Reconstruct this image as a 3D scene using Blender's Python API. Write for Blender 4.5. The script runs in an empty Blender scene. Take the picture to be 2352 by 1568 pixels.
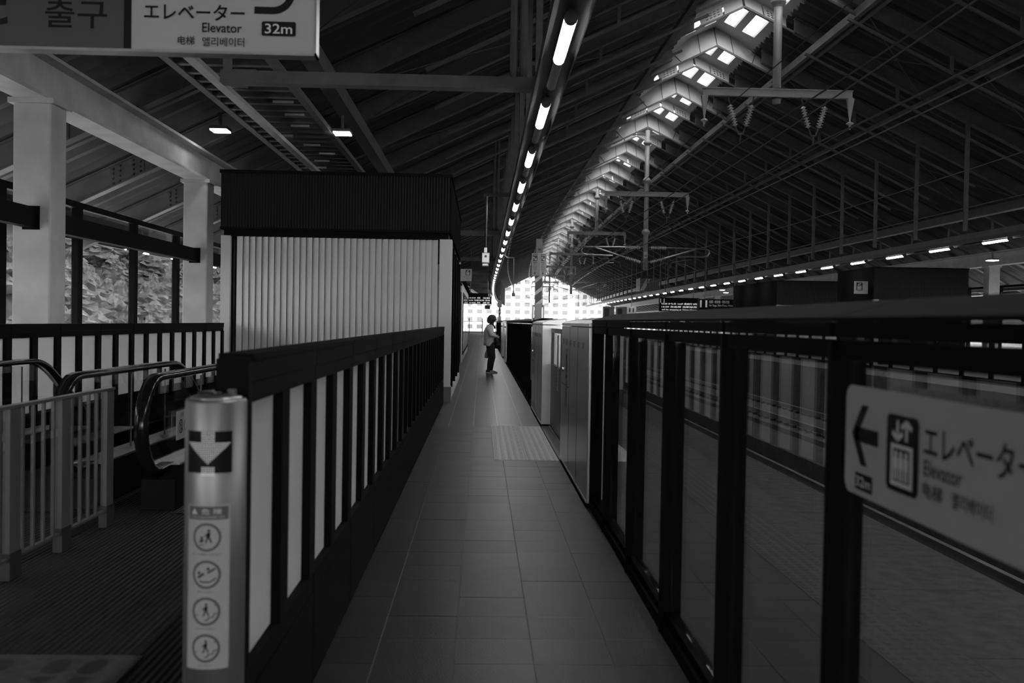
import bpy, math, random
from mathutils import Vector, Matrix
random.seed(7)
S = bpy.context.scene
C = S.collection

# ------------------------------------------------------------------ camera
F_PX, CAM_H = 2287.0, 1.28
YAW, PITCH, ROLL = math.radians(1.7471), math.radians(1.1227), 0.017
fw = Vector((math.sin(YAW) * math.cos(PITCH), math.cos(YAW) * math.cos(PITCH), -math.sin(PITCH)))
r0 = Vector((math.cos(YAW), -math.sin(YAW), 0))
u0 = r0.cross(fw)
rt = r0 * math.cos(ROLL) + u0 * math.sin(ROLL)
up = u0 * math.cos(ROLL) - r0 * math.sin(ROLL)
cam = bpy.data.cameras.new('camera')
cam.sensor_width = 36.0
cam.lens = 36.0 * F_PX / 2352.0
cam.clip_start, cam.clip_end = 0.05, 3000
cam.dof.use_dof = True
cam.dof.focus_distance = 13.0
cam.dof.aperture_fstop = 4.0
co = bpy.data.objects.new('camera', cam)
C.objects.link(co)
co.matrix_world = Matrix(((rt.x, up.x, -fw.x, 0), (rt.y, up.y, -fw.y, 0), (rt.z, up.z, -fw.z, CAM_H), (0, 0, 0, 1)))
S.camera = co

# ------------------------------------------------------------------ sky and exposure
w = bpy.data.worlds.new('overcast_sky')
S.world = w
w.use_nodes = True
bg = w.node_tree.nodes['Background']
bg.inputs[0].default_value = (1, 1, 1, 1)
bg.inputs[1].default_value = 1.6
S.view_settings.view_transform = 'Standard'
S.view_settings.look = 'None'
S.view_settings.gamma = 1.0
S.view_settings.use_curve_mapping = False
S.view_settings.exposure = 2.3
S.cycles.use_denoising = True
S.cycles.max_bounces = 6
S.cycles.transparent_max_bounces = 16
S.cycles.transmission_bounces = 6
S.cycles.use_adaptive_sampling = True
S.cycles.adaptive_threshold = 0.03
S.cycles.sample_clamp_indirect = 6.0
S.cycles.caustics_reflective = False
S.cycles.caustics_refractive = False
LAMP_STRENGTH = 7.0

# ------------------------------------------------------------------ materials
def node_mat(name):
    m = bpy.data.materials.new(name)
    m.use_nodes = True
    nt = m.node_tree
    return m, nt, nt.nodes['Principled BSDF']

def mat(name, g, rough=0.6, metal=0.0, var=0.0, scale=8.0, bump=0.0, bscale=60.0, spec=0.5, stretch=None):
    m, nt, b = node_mat(name)
    b.inputs['Base Color'].default_value = (g, g, g, 1)
    b.inputs['Roughness'].default_value = rough
    b.inputs['Metallic'].default_value = metal
    b.inputs['Specular IOR Level'].default_value = spec
    if var or bump:
        tc = nt.nodes.new('ShaderNodeTexCoord')
        mp = nt.nodes.new('ShaderNodeMapping')
        nt.links.new(tc.outputs['Object'], mp.inputs[0])
        if stretch:
            mp.inputs['Scale'].default_value = stretch
    if var:
        n = nt.nodes.new('ShaderNodeTexNoise')
        n.inputs['Scale'].default_value = scale
        n.inputs['Detail'].default_value = 6
        r = nt.nodes.new('ShaderNodeMapRange')
        r.inputs[1].default_value, r.inputs[2].default_value = 0.3, 0.7
        r.inputs[3].default_value, r.inputs[4].default_value = g * (1 - var), g * (1 + var)
        nt.links.new(mp.outputs[0], n.inputs[0])
        nt.links.new(n.outputs[0], r.inputs[0])
        nt.links.new(r.outputs[0], b.inputs['Base Color'])
    if bump:
        n2 = nt.nodes.new('ShaderNodeTexNoise')
        n2.inputs['Scale'].default_value = bscale
        bp = nt.nodes.new('ShaderNodeBump')
        bp.inputs['Strength'].default_value = bump
        bp.inputs['Distance'].default_value = 0.01
        nt.links.new(mp.outputs[0], n2.inputs[0])
        nt.links.new(n2.outputs[0], bp.inputs['Height'])
        nt.links.new(bp.outputs[0], b.inputs['Normal'])
    return m

def emit(name, s):
    m, nt, b = node_mat(name)
    b.inputs['Base Color'].default_value = (.8, .8, .8, 1)
    b.inputs['Emission Color'].default_value = (1, 1, 1, 1)
    b.inputs['Emission Strength'].default_value = s
    return m

def glass(name, tint=0.92, gloss=1.0, fr=1.45):
    m, nt, b = node_mat(name)
    nt.nodes.remove(b)
    t = nt.nodes.new('ShaderNodeBsdfTransparent')
    t.inputs[0].default_value = (tint, tint, tint, 1)
    g = nt.nodes.new('ShaderNodeBsdfGlossy')
    g.inputs[0].default_value = (gloss, gloss, gloss, 1)
    g.inputs['Roughness'].default_value = 0.0
    lw = nt.nodes.new('ShaderNodeLayerWeight')
    lw.inputs[0].default_value = 0.5
    pw = nt.nodes.new('ShaderNodeMath')
    pw.operation = 'POWER'
    pw.inputs[1].default_value = 5.0
    f = nt.nodes.new('ShaderNodeMath')
    f.operation = 'MULTIPLY_ADD'
    f.inputs[1].default_value, f.inputs[2].default_value = .94, .04
    nt.links.new(lw.outputs['Facing'], pw.inputs[0])
    nt.links.new(pw.outputs[0], f.inputs[0])
    x = nt.nodes.new('ShaderNodeMixShader')
    nt.links.new(f.outputs[0], x.inputs[0])
    nt.links.new(t.outputs[0], x.inputs[1])
    nt.links.new(g.outputs[0], x.inputs[2])
    nt.links.new(x.outputs[0], nt.nodes['Material Output'].inputs[0])
    return m

def frosted(name, tr=0.85):
    m, nt, b = node_mat(name)
    nt.nodes.remove(b)
    t = nt.nodes.new('ShaderNodeBsdfTranslucent')
    t.inputs[0].default_value = (tr, tr, tr, 1)
    d = nt.nodes.new('ShaderNodeBsdfDiffuse')
    d.inputs[0].default_value = (.75, .75, .75, 1)
    x = nt.nodes.new('ShaderNodeMixShader')
    x.inputs[0].default_value = 0.3
    nt.links.new(t.outputs[0], x.inputs[1])
    nt.links.new(d.outputs[0], x.inputs[2])
    nt.links.new(x.outputs[0], nt.nodes['Material Output'].inputs[0])
    return m

def ribbed(name, g, pitch, rough=0.45, axis=0, dist=0.006, metal=0.0, spec=.15):
    """fine ribs too small to pick apart: relief only"""
    m, nt, b = node_mat(name)
    b.inputs['Base Color'].default_value = (g, g, g, 1)
    b.inputs['Roughness'].default_value = rough
    b.inputs['Metallic'].default_value = metal
    b.inputs['Specular IOR Level'].default_value = spec
    tc = nt.nodes.new('ShaderNodeNewGeometry')
    wv = nt.nodes.new('ShaderNodeTexWave')
    wv.wave_type = 'BANDS'
    wv.bands_direction = 'XYZ'[axis]
    wv.inputs['Scale'].default_value = 2 * math.pi / (20 * pitch)
    bp = nt.nodes.new('ShaderNodeBump')
    bp.inputs['Strength'].default_value = 1.0
    bp.inputs['Distance'].default_value = dist
    nt.links.new(tc.outputs['Position'], wv.inputs[0])
    nt.links.new(wv.outputs[1], bp.inputs['Height'])
    nt.links.new(bp.outputs[0], b.inputs['Normal'])
    return m

def tiled(name, g, gj, size):
    """tiles too far away to be picked apart"""
    m, nt, b = node_mat(name)
    b.inputs['Roughness'].default_value = 0.36
    b.inputs['Specular IOR Level'].default_value = .35
    ge = nt.nodes.new('ShaderNodeNewGeometry')
    mp = nt.nodes.new('ShaderNodeMapping')
    mp.inputs['Location'].default_value = (0.085, -0.1, 0)
    br = nt.nodes.new('ShaderNodeTexBrick')
    br.offset = 0.0
    br.inputs['Scale'].default_value = 1.0
    br.inputs['Mortar Size'].default_value = 0.005
    br.inputs['Brick Width'].default_value = size
    br.inputs['Row Height'].default_value = size
    br.inputs['Color1'].default_value = (g * .9, g * .9, g * .9, 1)
    br.inputs['Color2'].default_value = (g * 1.1, g * 1.1, g * 1.1, 1)
    br.inputs['Mortar'].default_value = (gj, gj, gj, 1)
    nt.links.new(ge.outputs['Position'], mp.inputs[0])
    nt.links.new(mp.outputs[0], br.inputs[0])
    nt.links.new(br.outputs[0], b.inputs['Base Color'])
    return m

M = {
    'tile': mat('floor_tile', .034, .36, var=.25, scale=3, bump=.15, bscale=140, spec=.3),
    'tile2': mat('floor_tile_pale', .035, .38, var=.25, scale=4, bump=.15, bscale=140, spec=.3),
    'grout': mat('grout', .2, .8),
    'farfloor': tiled('far_tiles', .036, .25, .3),
    'tactile': mat('tactile_tile', .68, .6, var=.12, scale=20),
    'tactile_grey': mat('tactile_grey', .12, .65, var=.15, scale=20),
    'concrete': mat('concrete', .13, .85, var=.3, scale=12, bump=.3, bscale=90),
    'concrete_dark': mat('concrete_dark', .1, .85, var=.4, scale=5, bump=.3, stretch=(3, 3, .4)),
    'slab': mat('track_slab', .12, .85, var=.3, scale=4),
    'rail': mat('rail_steel', .25, .35, .8),
    'deck': mat('roof_deck', .06, .6, .1, var=.15, scale=2),
    'steel': mat('roof_steel', .12, .5, .1, var=.2, scale=3),
    'steel_grey': mat('galvanised_steel', .11, .5, .2, var=.2, scale=5),
    'column': mat('column_paint', .5, .6, var=.18, scale=2.2),
    'bolt': mat('bolt_steel', .05, .5, .3),
    'baffle': mat('baffle_panel', .5, .45, 0, var=.06, scale=2),
    'black': mat('black_frame', .006, .55, spec=.05),
    'black2': mat('black_fascia', .007, .6, var=.15, scale=3, spec=.04),
    'blackgloss': mat('black_rubber', .012, .16),
    'darkskirt': mat('escalator_skirt', .006, .5, spec=.1),
    'glass': glass('clear_glass'),
    'winglass': glass('window_glass', .85),
    'frost': frosted('frosted_pane'),
    'gate': mat('gate_metal', .62, .28, .55, var=.06, scale=1.5),
    'gate_cap': mat('gate_cap', .14, .4, .1),
    'white': mat('white_paint', .62, .5),
    'louver': mat('louver_white', .82, .42, var=.04, scale=2),
    'cladding': ribbed('dark_ribbed_cladding', .009, .045, .45, axis=0, dist=.02),
    'cladding_side': mat('dark_cladding', .012, .9, spec=0.0),
    'plate': ribbed('ribbed_floor_plate', .022, .03, .5, axis=0, dist=.008),
    'step': ribbed('escalator_step', .03, .02, .45, axis=0, dist=.01),
    'chrome': mat('brushed_steel', .5, .3, .9, var=.1, scale=6),
    'bollard': mat('bollard_steel', .3, .4, .75, var=.05, scale=4),
    'sign': mat('sign_face', .45, .55),
    'sign_grey': mat('sign_face_grey', .07, .55),
    'print': mat('black_print', .01, .5, spec=.15),
    'greyprint': mat('grey_print', .1, .5),
    'whiteprint': mat('white_print', .75, .5),
    'led': emit('arrow_led', .075),
    'ledtext': emit('board_led', .12),
    'lamp': emit('lamp_tube', LAMP_STRENGTH),
    'lamp2': emit('flood_lamp', 4.0),
    'cover': mat('lamp_cover', .16, .35),
    'trough': mat('lamp_trough', .04, .4),
    'pole': mat('mast_paint', .42, .5, .2, var=.1, scale=4),
    'ceramic': mat('insulator_ceramic', .6, .25),
    'wire': mat('wire_copper', .12, .5, .4),
    'stripe': mat('stripe_dark', .12, .5),
    'skin': mat('skin', .38, .55),
    'hair': mat('hair', .03, .55, var=.4, scale=40),
    'cardigan': mat('cardigan', .62, .9, var=.12, scale=25, bump=.4, bscale=120),
    'trousers': mat('trousers', .018, .8),
    'bag': mat('black_bag', .014, .6),
    'plastic': mat('thin_bag', .3, .6, var=.4, scale=30),
    'leaf': mat('foliage', .14, .9, var=.6, scale=.9, bump=1.0, bscale=3),
    'hill': mat('hillside', .035, .95, var=.7, scale=.8, bump=1, bscale=2),
    'ground': mat('outside_ground', .32, .95, var=.2, scale=.2),
    'bldg': mat('building_wall', .7, .8, var=.05, scale=.3),
    'bldg_win': mat('building_window', .11, .4),
    'wood': mat('door_panel', .3, .5),
}

# ------------------------------------------------------------------ geometry helpers
XR = 6.65                       # ridge line, midway between the two platforms
def mir(x): return 2 * XR - x
def drift(y): return (y - 50) ** 2 / 4200.0 if y > 50 else 0.0
def zroof(x): return 9.9 - .48 * abs(x - XR)

class MB:
    def __init__(s): s.v, s.f = [], []
    def add(s, vs, fs):
        n = len(s.v)
        s.v += [tuple(p) for p in vs]
        s.f += [tuple(i + n for i in q) for q in fs]
        return s
    def box(s, x0, x1, y0, y1, z0, z1, ny=1):
        vs = []
        for k in range(ny + 1):
            y = y0 + (y1 - y0) * k / ny
            vs += [(x0, y, z0), (x1, y, z0), (x1, y, z1), (x0, y, z1)]
        fs = [(3, 2, 1, 0)]
        for k in range(ny):
            a = 4 * k
            for i in range(4):
                j = (i + 1) % 4
                fs.append((a + i, a + j, a + j + 4, a + i + 4))
        a = 4 * ny
        fs.append((a, a + 1, a + 2, a + 3))
        return s.add(vs, fs)
    def extr(s, prof, path):
        """profile [(a,b)] swept: path gives functions (a,b)->point"""
        n = len(prof)
        vs = []
        for fn in path:
            vs += [fn(a, b) for a, b in prof]
        fs = [tuple(range(n))[::-1]]
        for k in range(len(path) - 1):
            for i in range(n):
                j = (i + 1) % n
                fs.append((k * n + i, k * n + j, (k + 1) * n + j, (k + 1) * n + i))
        k = len(path) - 1
        fs.append(tuple(k * n + i for i in range(n)))
        return s.add(vs, fs)
    def tube(s, pts, r, n=8, caps=True):
        pts = [Vector(p) for p in pts]
        rs = r if isinstance(r, (list, tuple)) else [r] * len(pts)
        vs, fs = [], []
        ref = None
        for k, p in enumerate(pts):
            d = (pts[min(k + 1, len(pts) - 1)] - pts[max(k - 1, 0)]).normalized()
            if ref is None:
                ref = Vector((0, 0, 1)) if abs(d.z) < .9 else Vector((1, 0, 0))
            a = d.cross(ref).normalized()
            b = a.cross(d).normalized()
            ref = b
            for i in range(n):
                t = 2 * math.pi * i / n
                vs.append(p + (a * math.cos(t) + b * math.sin(t)) * rs[k])
        for k in range(len(pts) - 1):
            for i in range(n):
                j = (i + 1) % n
                fs.append((k * n + i, k * n + j, (k + 1) * n + j, (k + 1) * n + i))
        if caps:
            fs.append(tuple(range(n))[::-1])
            fs.append(tuple((len(pts) - 1) * n + i for i in range(n)))
        return s.add(vs, fs)
    def bar(s, p0, p1, w, h, upv=(0, 0, 1)):
        p0, p1, upv = Vector(p0), Vector(p1), Vector(upv)
        d = (p1 - p0).normalized()
        a = d.cross(upv).normalized() * (w / 2)
        b = a.normalized().cross(d).normalized() * (h / 2)
        vs = [p + q for p in (p0, p1) for q in (-a - b, a - b, a + b, -a + b)]
        return s.add(vs, [(3, 2, 1, 0), (4, 5, 6, 7), (0, 1, 5, 4), (1, 2, 6, 5), (2, 3, 7, 6), (3, 0, 4, 7)])
    def plate(s, q, t):
        """a quad with thickness t along its normal"""
        q = [Vector(p) for p in q]
        n = (q[1] - q[0]).cross(q[-1] - q[0]).normalized() * t
        m = len(q)
        vs = q + [p + n for p in q]
        fs = [tuple(range(m))[::-1], tuple(range(m, 2 * m))]
        for i in range(m):
            j = (i + 1) % m
            fs.append((i, j, j + m, i + m))
        return s.add(vs, fs)
    def lathe(s, prof, c=(0, 0, 0), n=24):
        """profile [(r,z)] round a vertical axis"""
        vs, fs = [], []
        for r, z in prof:
            for i in range(n):
                t = 2 * math.pi * i / n
                vs.append((c[0] + r * math.cos(t), c[1] + r * math.sin(t), c[2] + z))
        for k in range(len(prof) - 1):
            for i in range(n):
                j = (i + 1) % n
                fs.append((k * n + i, k * n + j, (k + 1) * n + j, (k + 1) * n + i))
        fs.append(tuple(range(n))[::-1])
        fs.append(tuple((len(prof) - 1) * n + i for i in range(n)))
        return s.add(vs, fs)
    def rings(s, rings, n=16):
        """loft of ellipses: (center, rx, ry, axis_a, axis_b)"""
        vs, fs = [], []
        for c, rx, ry, a, b in rings:
            c, a, b = Vector(c), Vector(a), Vector(b)
            for i in range(n):
                t = 2 * math.pi * i / n
                vs.append(c + a * (rx * math.cos(t)) + b * (ry * math.sin(t)))
        for k in range(len(rings) - 1):
            for i in range(n):
                j = (i + 1) % n
                fs.append((k * n + i, k * n + j, (k + 1) * n + j, (k + 1) * n + i))
        fs.append(tuple(range(n))[::-1])
        fs.append(tuple((len(rings) - 1) * n + i for i in range(n)))
        return s.add(vs, fs)

def wloc(o):
    p = Vector((0, 0, 0))
    while o:
        p += o.location
        o = o.parent
    return p

def build(mb, name, m, parent=None, bend=False, smooth=False, bevel=0.0, origin=None):
    vs = [Vector(p) for p in mb.v]
    if bend:
        vs = [Vector((p.x + drift(p.y), p.y, p.z)) for p in vs]
    if parent is None:
        if origin is None:
            xs, ys, zs = zip(*vs)
            origin = Vector(((min(xs) + max(xs)) / 2, (min(ys) + max(ys)) / 2, min(zs)))
        off = Vector(origin)
    else:
        off = wloc(parent)
    me = bpy.data.meshes.new(name)
    me.from_pydata([p - off for p in vs], [], mb.f)
    me.materials.append(M[m] if isinstance(m, str) else m)
    if smooth:
        me.polygons.foreach_set('use_smooth', [True] * len(me.polygons))
    me.update()
    o = bpy.data.objects.new(name, me)
    C.objects.link(o)
    if parent is None:
        o.location = off
    else:
        o.parent = parent
    if bevel:
        b = o.modifiers.new('bevel', 'BEVEL')
        b.width = bevel
        b.segments = 2
        b.limit_method = 'ANGLE'
    return o

def empty(name, loc=(0, 0, 0)):
    o = bpy.data.objects.new(name, None)
    C.objects.link(o)
    o.location = loc
    o.empty_display_size = .2
    return o

def tag(o, label, cat, group=None):
    o['label'] = label
    o['category'] = cat
    if group: o['group'] = group
    return o

def struct(o):
    o['kind'] = 'structure'
    return o

def thing(name, loc, label, cat, group=None):
    return tag(empty(name, loc), label, cat, group)

def dup(o, loc=None, label=None, parent=None, keep_label=True):
    c = o.copy()
    C.objects.link(c)
    if parent is not None: c.parent = parent
    if loc is not None: c.location = loc
    if label: c['label'] = label
    for ch in list(o.children):
        dup(ch, parent=c)
    return c

def inst(src, loc, parent, name=None):
    """another piece sharing its mesh"""
    c = src.copy()
    C.objects.link(c)
    c.parent = parent
    c.location = loc
    return c

# flat print -----------------------------------------------------------------
def frame_y(x0, y, z0):      # faces -Y; u to +X, v to +Z
    return lambda u, v, d=0: Vector((x0 + u, y - d, z0 + v))
def frame_x(x, y0, z0):      # faces -X; u runs to -Y, v to +Z
    return lambda u, v, d=0: Vector((x - d, y0 - u, z0 + v))
def frame_px(x, y0, z0):     # faces +X
    return lambda u, v, d=0: Vector((x + d, y0 + u, z0 + v))
def frame_z(x0, y0, z):      # faces up
    return lambda u, v, d=0: Vector((x0 + u, y0 + v, z + d))

class Flat:
    def __init__(s): s.p = []
    def poly(s, pts): s.p.append(pts); return s
    def rect(s, a, b, c, d): return s.poly([(a, c), (b, c), (b, d), (a, d)])
    def rrect(s, a, b, c, d, r, n=5):
        pts = []
        for cx, cy, t0 in ((b - r, d - r, 0), (a + r, d - r, 90), (a + r, c + r, 180), (b - r, c + r, 270)):
            for i in range(n + 1):
                t = math.radians(t0 + 90 * i / n)
                pts.append((cx + r * math.cos(t), cy + r * math.sin(t)))
        return s.poly(pts)
    def disc(s, x, y, r, n=18):
        return s.poly([(x + r * math.cos(2 * math.pi * i / n), y + r * math.sin(2 * math.pi * i / n)) for i in range(n)])
    def ring(s, x, y, r, q, n=36):
        for i in range(n):
            a, b = 2 * math.pi * i / n, 2 * math.pi * (i + 1) / n
            s.poly([(x + q * math.cos(a), y + q * math.sin(a)), (x + r * math.cos(a), y + r * math.sin(a)),
                    (x + r * math.cos(b), y + r * math.sin(b)), (x + q * math.cos(b), y + q * math.sin(b))])
        return s
    def line(s, pts, t):
        for (x0, y0), (x1, y1) in zip(pts, pts[1:]):
            L = math.hypot(x1 - x0, y1 - y0) or 1
            nx, ny = -(y1 - y0) / L * t / 2, (x1 - x0) / L * t / 2
            s.poly([(x0 - nx, y0 - ny), (x1 - nx, y1 - ny), (x1 + nx, y1 + ny), (x0 + nx, y0 + ny)])
        return s
    def to(s, name, m, parent, fr, d=.001):
        b = MB()
        for p in s.p:
            b.add([fr(u, v, d) for u, v in p], [tuple(range(len(p)))])
        return build(b, name, m, parent)

_tc = {}
def text_verts(body, bold=0.0):
    k = (body, bold)
    if k not in _tc:
        c = bpy.data.curves.new('text', 'FONT')
        c.body = body
        c.offset = bold
        c.resolution_u = 3
        o = bpy.data.objects.new('text', c)
        C.objects.link(o)
        dg = bpy.context.evaluated_depsgraph_get()
        me = bpy.data.meshes.new_from_object(o.evaluated_get(dg))
        vs = [(p.co.x, p.co.y) for p in me.vertices]
        fs = [tuple(p.vertices) for p in me.polygons]
        bpy.data.objects.remove(o)
        bpy.data.curves.remove(c)
        bpy.data.meshes.remove(me)
        _tc[k] = (vs, fs)
    return _tc[k]

def text(body, m, parent, fr, a, b, c, d, name='lettering', bold=0.0, dd=.0012):
    """lettering stretched to the box u in [a,b], v in [c,d]"""
    vs, fs = text_verts(body, bold)
    xs = [p[0] for p in vs]; ys = [p[1] for p in vs]
    x0, x1, y0, y1 = min(xs), max(xs), min(ys), max(ys)
    sx, sy = (b - a) / (x1 - x0), (d - c) / (y1 - y0)
    mb = MB()
    mb.add([fr(a + (x - x0) * sx, c + (y - y0) * sy, dd) for x, y in vs], fs)
    return build(mb, name, m, parent)

def lift_icon(parent, fr, a, b, c, d):
    """black elevator pictogram: two arrows over three people in a cage"""
    W, H = b - a, d - c
    U = lambda x: a + x * W
    V = lambda y: c + y * H
    Flat().rrect(a, b, c, d, .1 * W).to('pictogram_panel', 'print', parent, fr, .0012)
    f = Flat()
    for s, x in ((-1, .36), (1, .64)):
        y0, y1 = (.93, .68) if s < 0 else (.68, .93)
        f.line([(U(x), V(y0)), (U(x), V(y1))], .07 * W)
        k = -s
        f.line([(U(x - .16), V(y1 + k * .09)), (U(x), V(y1))], .07 * W)
        f.line([(U(x + .16), V(y1 + k * .09)), (U(x), V(y1))], .07 * W)
    f.rect(U(.16), U(.84), V(.08), V(.62))
    f.to('pictogram_cage', 'whiteprint', parent, fr, .0018)
    g = Flat().rect(U(.24), U(.76), V(.14), V(.57))
    g.to('pictogram_car', 'print', parent, fr, .0024)
    h = Flat()
    for x in (.34, .5, .66):
        h.disc(U(x), V(.495), .05 * W, 12)
        h.rect(U(x - .068), U(x + .068), V(.31), V(.455))
        h.rect(U(x - .06), U(x - .012), V(.16), V(.32))
        h.rect(U(x + .012), U(x + .06), V(.16), V(.32))
    h.to('pictogram_people', 'whiteprint', parent, fr, .003)

ORD = ['first', 'second', 'third', 'fourth', 'fifth', 'sixth', 'seventh', 'eighth', 'ninth', 'tenth', 'eleventh', 'twelfth', 'thirteenth', 'fourteenth', 'fifteenth', 'sixteenth']
# ================================================================== the setting
Y_END, Y_BACK = 163.0, -62.0
NSEG = 30
# ---- floor of the near platform
floor = struct(empty('floor'))
build(MB().box(-.68, 1.58, -62, 12.1, -.25, -.004), 'bed', 'grout', floor)
build(MB().box(-.68, 1.92, 12.1, 130, -.25, 0, 40), 'far_paving', 'farfloor', floor, bend=True)
build(MB().box(-6.0, -3.95, -62, 130, -.25, -.002, 40), 'side_paving', 'farfloor', floor, bend=True)
build(MB().box(-3.95, -.68, 15.75, 130, -.25, -.002, 40), 'middle_paving', 'farfloor', floor, bend=True)
build(MB().box(1.92, 2.65, -62, 2.8, -.25, 0), 'edge_paving', 'concrete', floor)
build(MB().box(1.92, 2.65, 14.8, 130, -.25, 0, 40), 'edge_paving', 'concrete', floor, bend=True)
build(MB().box(1.58, 1.92, 22.0, 130, 0, .004, 40), 'far_tactile_strip', 'tactile_grey', floor, bend=True)
build(MB().box(2.45, 2.6, -62, 130, -1.9, -.25, 40), 'platform_wall', 'concrete_dark', floor, bend=True)

def tile_src(x0, x1, y0, y1, m):
    g, h = .0022, .0008
    return build(MB().box(x0 + g, x1 - g, y0 + h, y1 - h, -.02, 0), 'tile', m, floor)
srcs = [tile_src(0, .3, 0, .3, 'tile'), tile_src(0, .3, 0, .3, 'tile2')]
half = [tile_src(0, .165, 0, .3, 'tile')]
trim = [tile_src(0, .218, 0, .3, 'tile')]
first = {id(s): True for s in srcs + half + trim}
def put_tile(s, x, y):
    dz = random.uniform(-.0007, .0005)
    if first[id(s)]:
        s.location = (x, y, dz)
        first[id(s)] = False
    else:
        inst(s, (x, y, dz), floor)
rows = [.1 + .3 * k for k in range(10, 40)]
for y in rows:
    for x in (-.685, -.385):
        put_tile(random.choice(srcs), x, y)
    if y < 9.05:
        for x in (-.085, .215, .515):
            put_tile(random.choice(srcs), x, y)
    else:
        put_tile(trim[0], -.085, y)
    if y < 12:
        for x in (.815, 1.115):
            put_tile(random.choice(srcs), x, y)
        put_tile(half[0], 1.415, y)
# tactile paving: blistered tiles at the gate and along the edge
def blister_tile(w, l, nx, ny, m):
    b = MB().box(.001, w - .001, .001, l - .001, -.02, .001)
    for i in range(nx):
        for j in range(ny):
            cx, cy = w * (i + .5) / nx, l * (j + .5) / ny
            q, r = .017, .011
            b.add([(cx - q, cy - q, .001), (cx + q, cy - q, .001), (cx + q, cy + q, .001), (cx - q, cy + q, .001),
                   (cx - r, cy - r, .006), (cx + r, cy - r, .006), (cx + r, cy + r, .006), (cx - r, cy + r, .006)],
                  [(4, 5, 6, 7), (0, 1, 5, 4), (1, 2, 6, 5), (2, 3, 7, 6), (3, 0, 4, 7)])
    return build(b, 'tactile_tile', m, floor)
ts = blister_tile(.3, .3, 5, 5, 'tactile')
n = 0
for i in range(10):
    for x in (.133, .434):
        if n == 0: ts.location = (x, 9.2 + .3 * i, .001)
        else: inst(ts, (x, 9.2 + .3 * i, .001), floor)
        n += 1
build(MB().box(.135, .735, 9.1, 9.198, -.02, 0), 'tile', 'tile', floor)
tw = blister_tile(.34, .3, 6, 5, 'tactile_grey')
for i in range(63):
    loc = (1.58, 3.1 + .3 * i, 0)
    if i == 0: tw.location = loc
    else: inst(tw, loc, floor)
es = build(MB().box(.003, .727, .003, .997, -.25, 0), 'edge_slab', 'concrete', floor, bevel=.004)
for i in range(12):
    loc = (1.92, 2.8 + i, 0)
    if i == 0: es.location = loc
    else: inst(es, loc, floor)
# escalator landing and the pit below it
build(MB().box(-3.95, -.68, -62, 8.1, -.25, -.004), 'landing_plate', 'plate', floor)
pit = struct(empty('wall_pit'))
build(MB().box(-4.05, -3.95, 8.1, 15.75, -5, -.01), 'pit_side', 'concrete_dark', pit)
build(MB().box(-.72, -.66, 8.1, 15.75, -5, -.01), 'pit_side', 'concrete_dark', pit)
build(MB().box(-3.95, -.72, 15.65, 15.75, -5, -.01), 'pit_end', 'concrete_dark', pit)
build(MB().box(-4.05, -.66, 8.1, 15.75, -5.2, -5), 'pit_floor', 'concrete_dark', pit)

# ---- tracks
tk = struct(empty('floor_tracks'))
build(MB().box(2.6, 10.7, -62, 165, -2.9, -2.6, 40), 'trackbed', 'concrete_dark', tk, bend=True)
build(MB().box(3.2, 5.7, -62, 165, -2.6, -1.40, 40), 'track_plinth', 'slab', tk, bend=True)
build(MB().box(6.6, 10.2, -62, 165, -2.6, -1.40, 40), 'track_plinth', 'slab', tk, bend=True)
for i in range(40):
    b = MB().box(7.65, 9.95, .02, 2.48, -1.40, -1.28)
    if i == 0: sl = build(b, 'track_slab', 'slab', tk)
    else: inst(sl, (drift(4 + 2.5 * i), 2.5 * i, 0), tk)
for xc in (4.5, 8.8):
    for s in (-.7175, .7175):
        x = xc + s
        b = MB().box(x - .035, x + .035, -62, 165, -1.16, -1.12, 40)
        b.box(x - .01, x + .01, -62, 165, -1.26, -1.16, 40)
        b.box(x - .07, x + .07, -62, 165, -1.28, -1.25, 40)
        build(b, 'rail', 'rail', tk, bend=True)
b = MB()
for xc in (8.8,):
    for s in (-.7175, .7175):
        for k in range(100):
            y = 4 + .6 * k
            for q in (-.13, .13):
                b.box(xc + s + q - .05, xc + s + q + .05, y - .06, y + .06, -1.28, -1.22)
o = build(b, 'rail_fastening', 'bolt', tk, bend=True)
o['kind'] = 'stuff'

# ---- floor of the platform across the tracks
of = struct(empty('floor_opposite'))
build(MB().box(10.65, 21.0, -62, 130, -.25, 0, 40), 'paving', 'concrete', of, bend=True)
build(MB().box(10.7, 10.9, -62, 130, -2.6, -.25, 40), 'platform_wall', 'concrete', of, bend=True)
build(MB().box(10.62, 10.75, -62, 130, -.3, .002, 40), 'coping', 'slab', of, bend=True)

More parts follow.
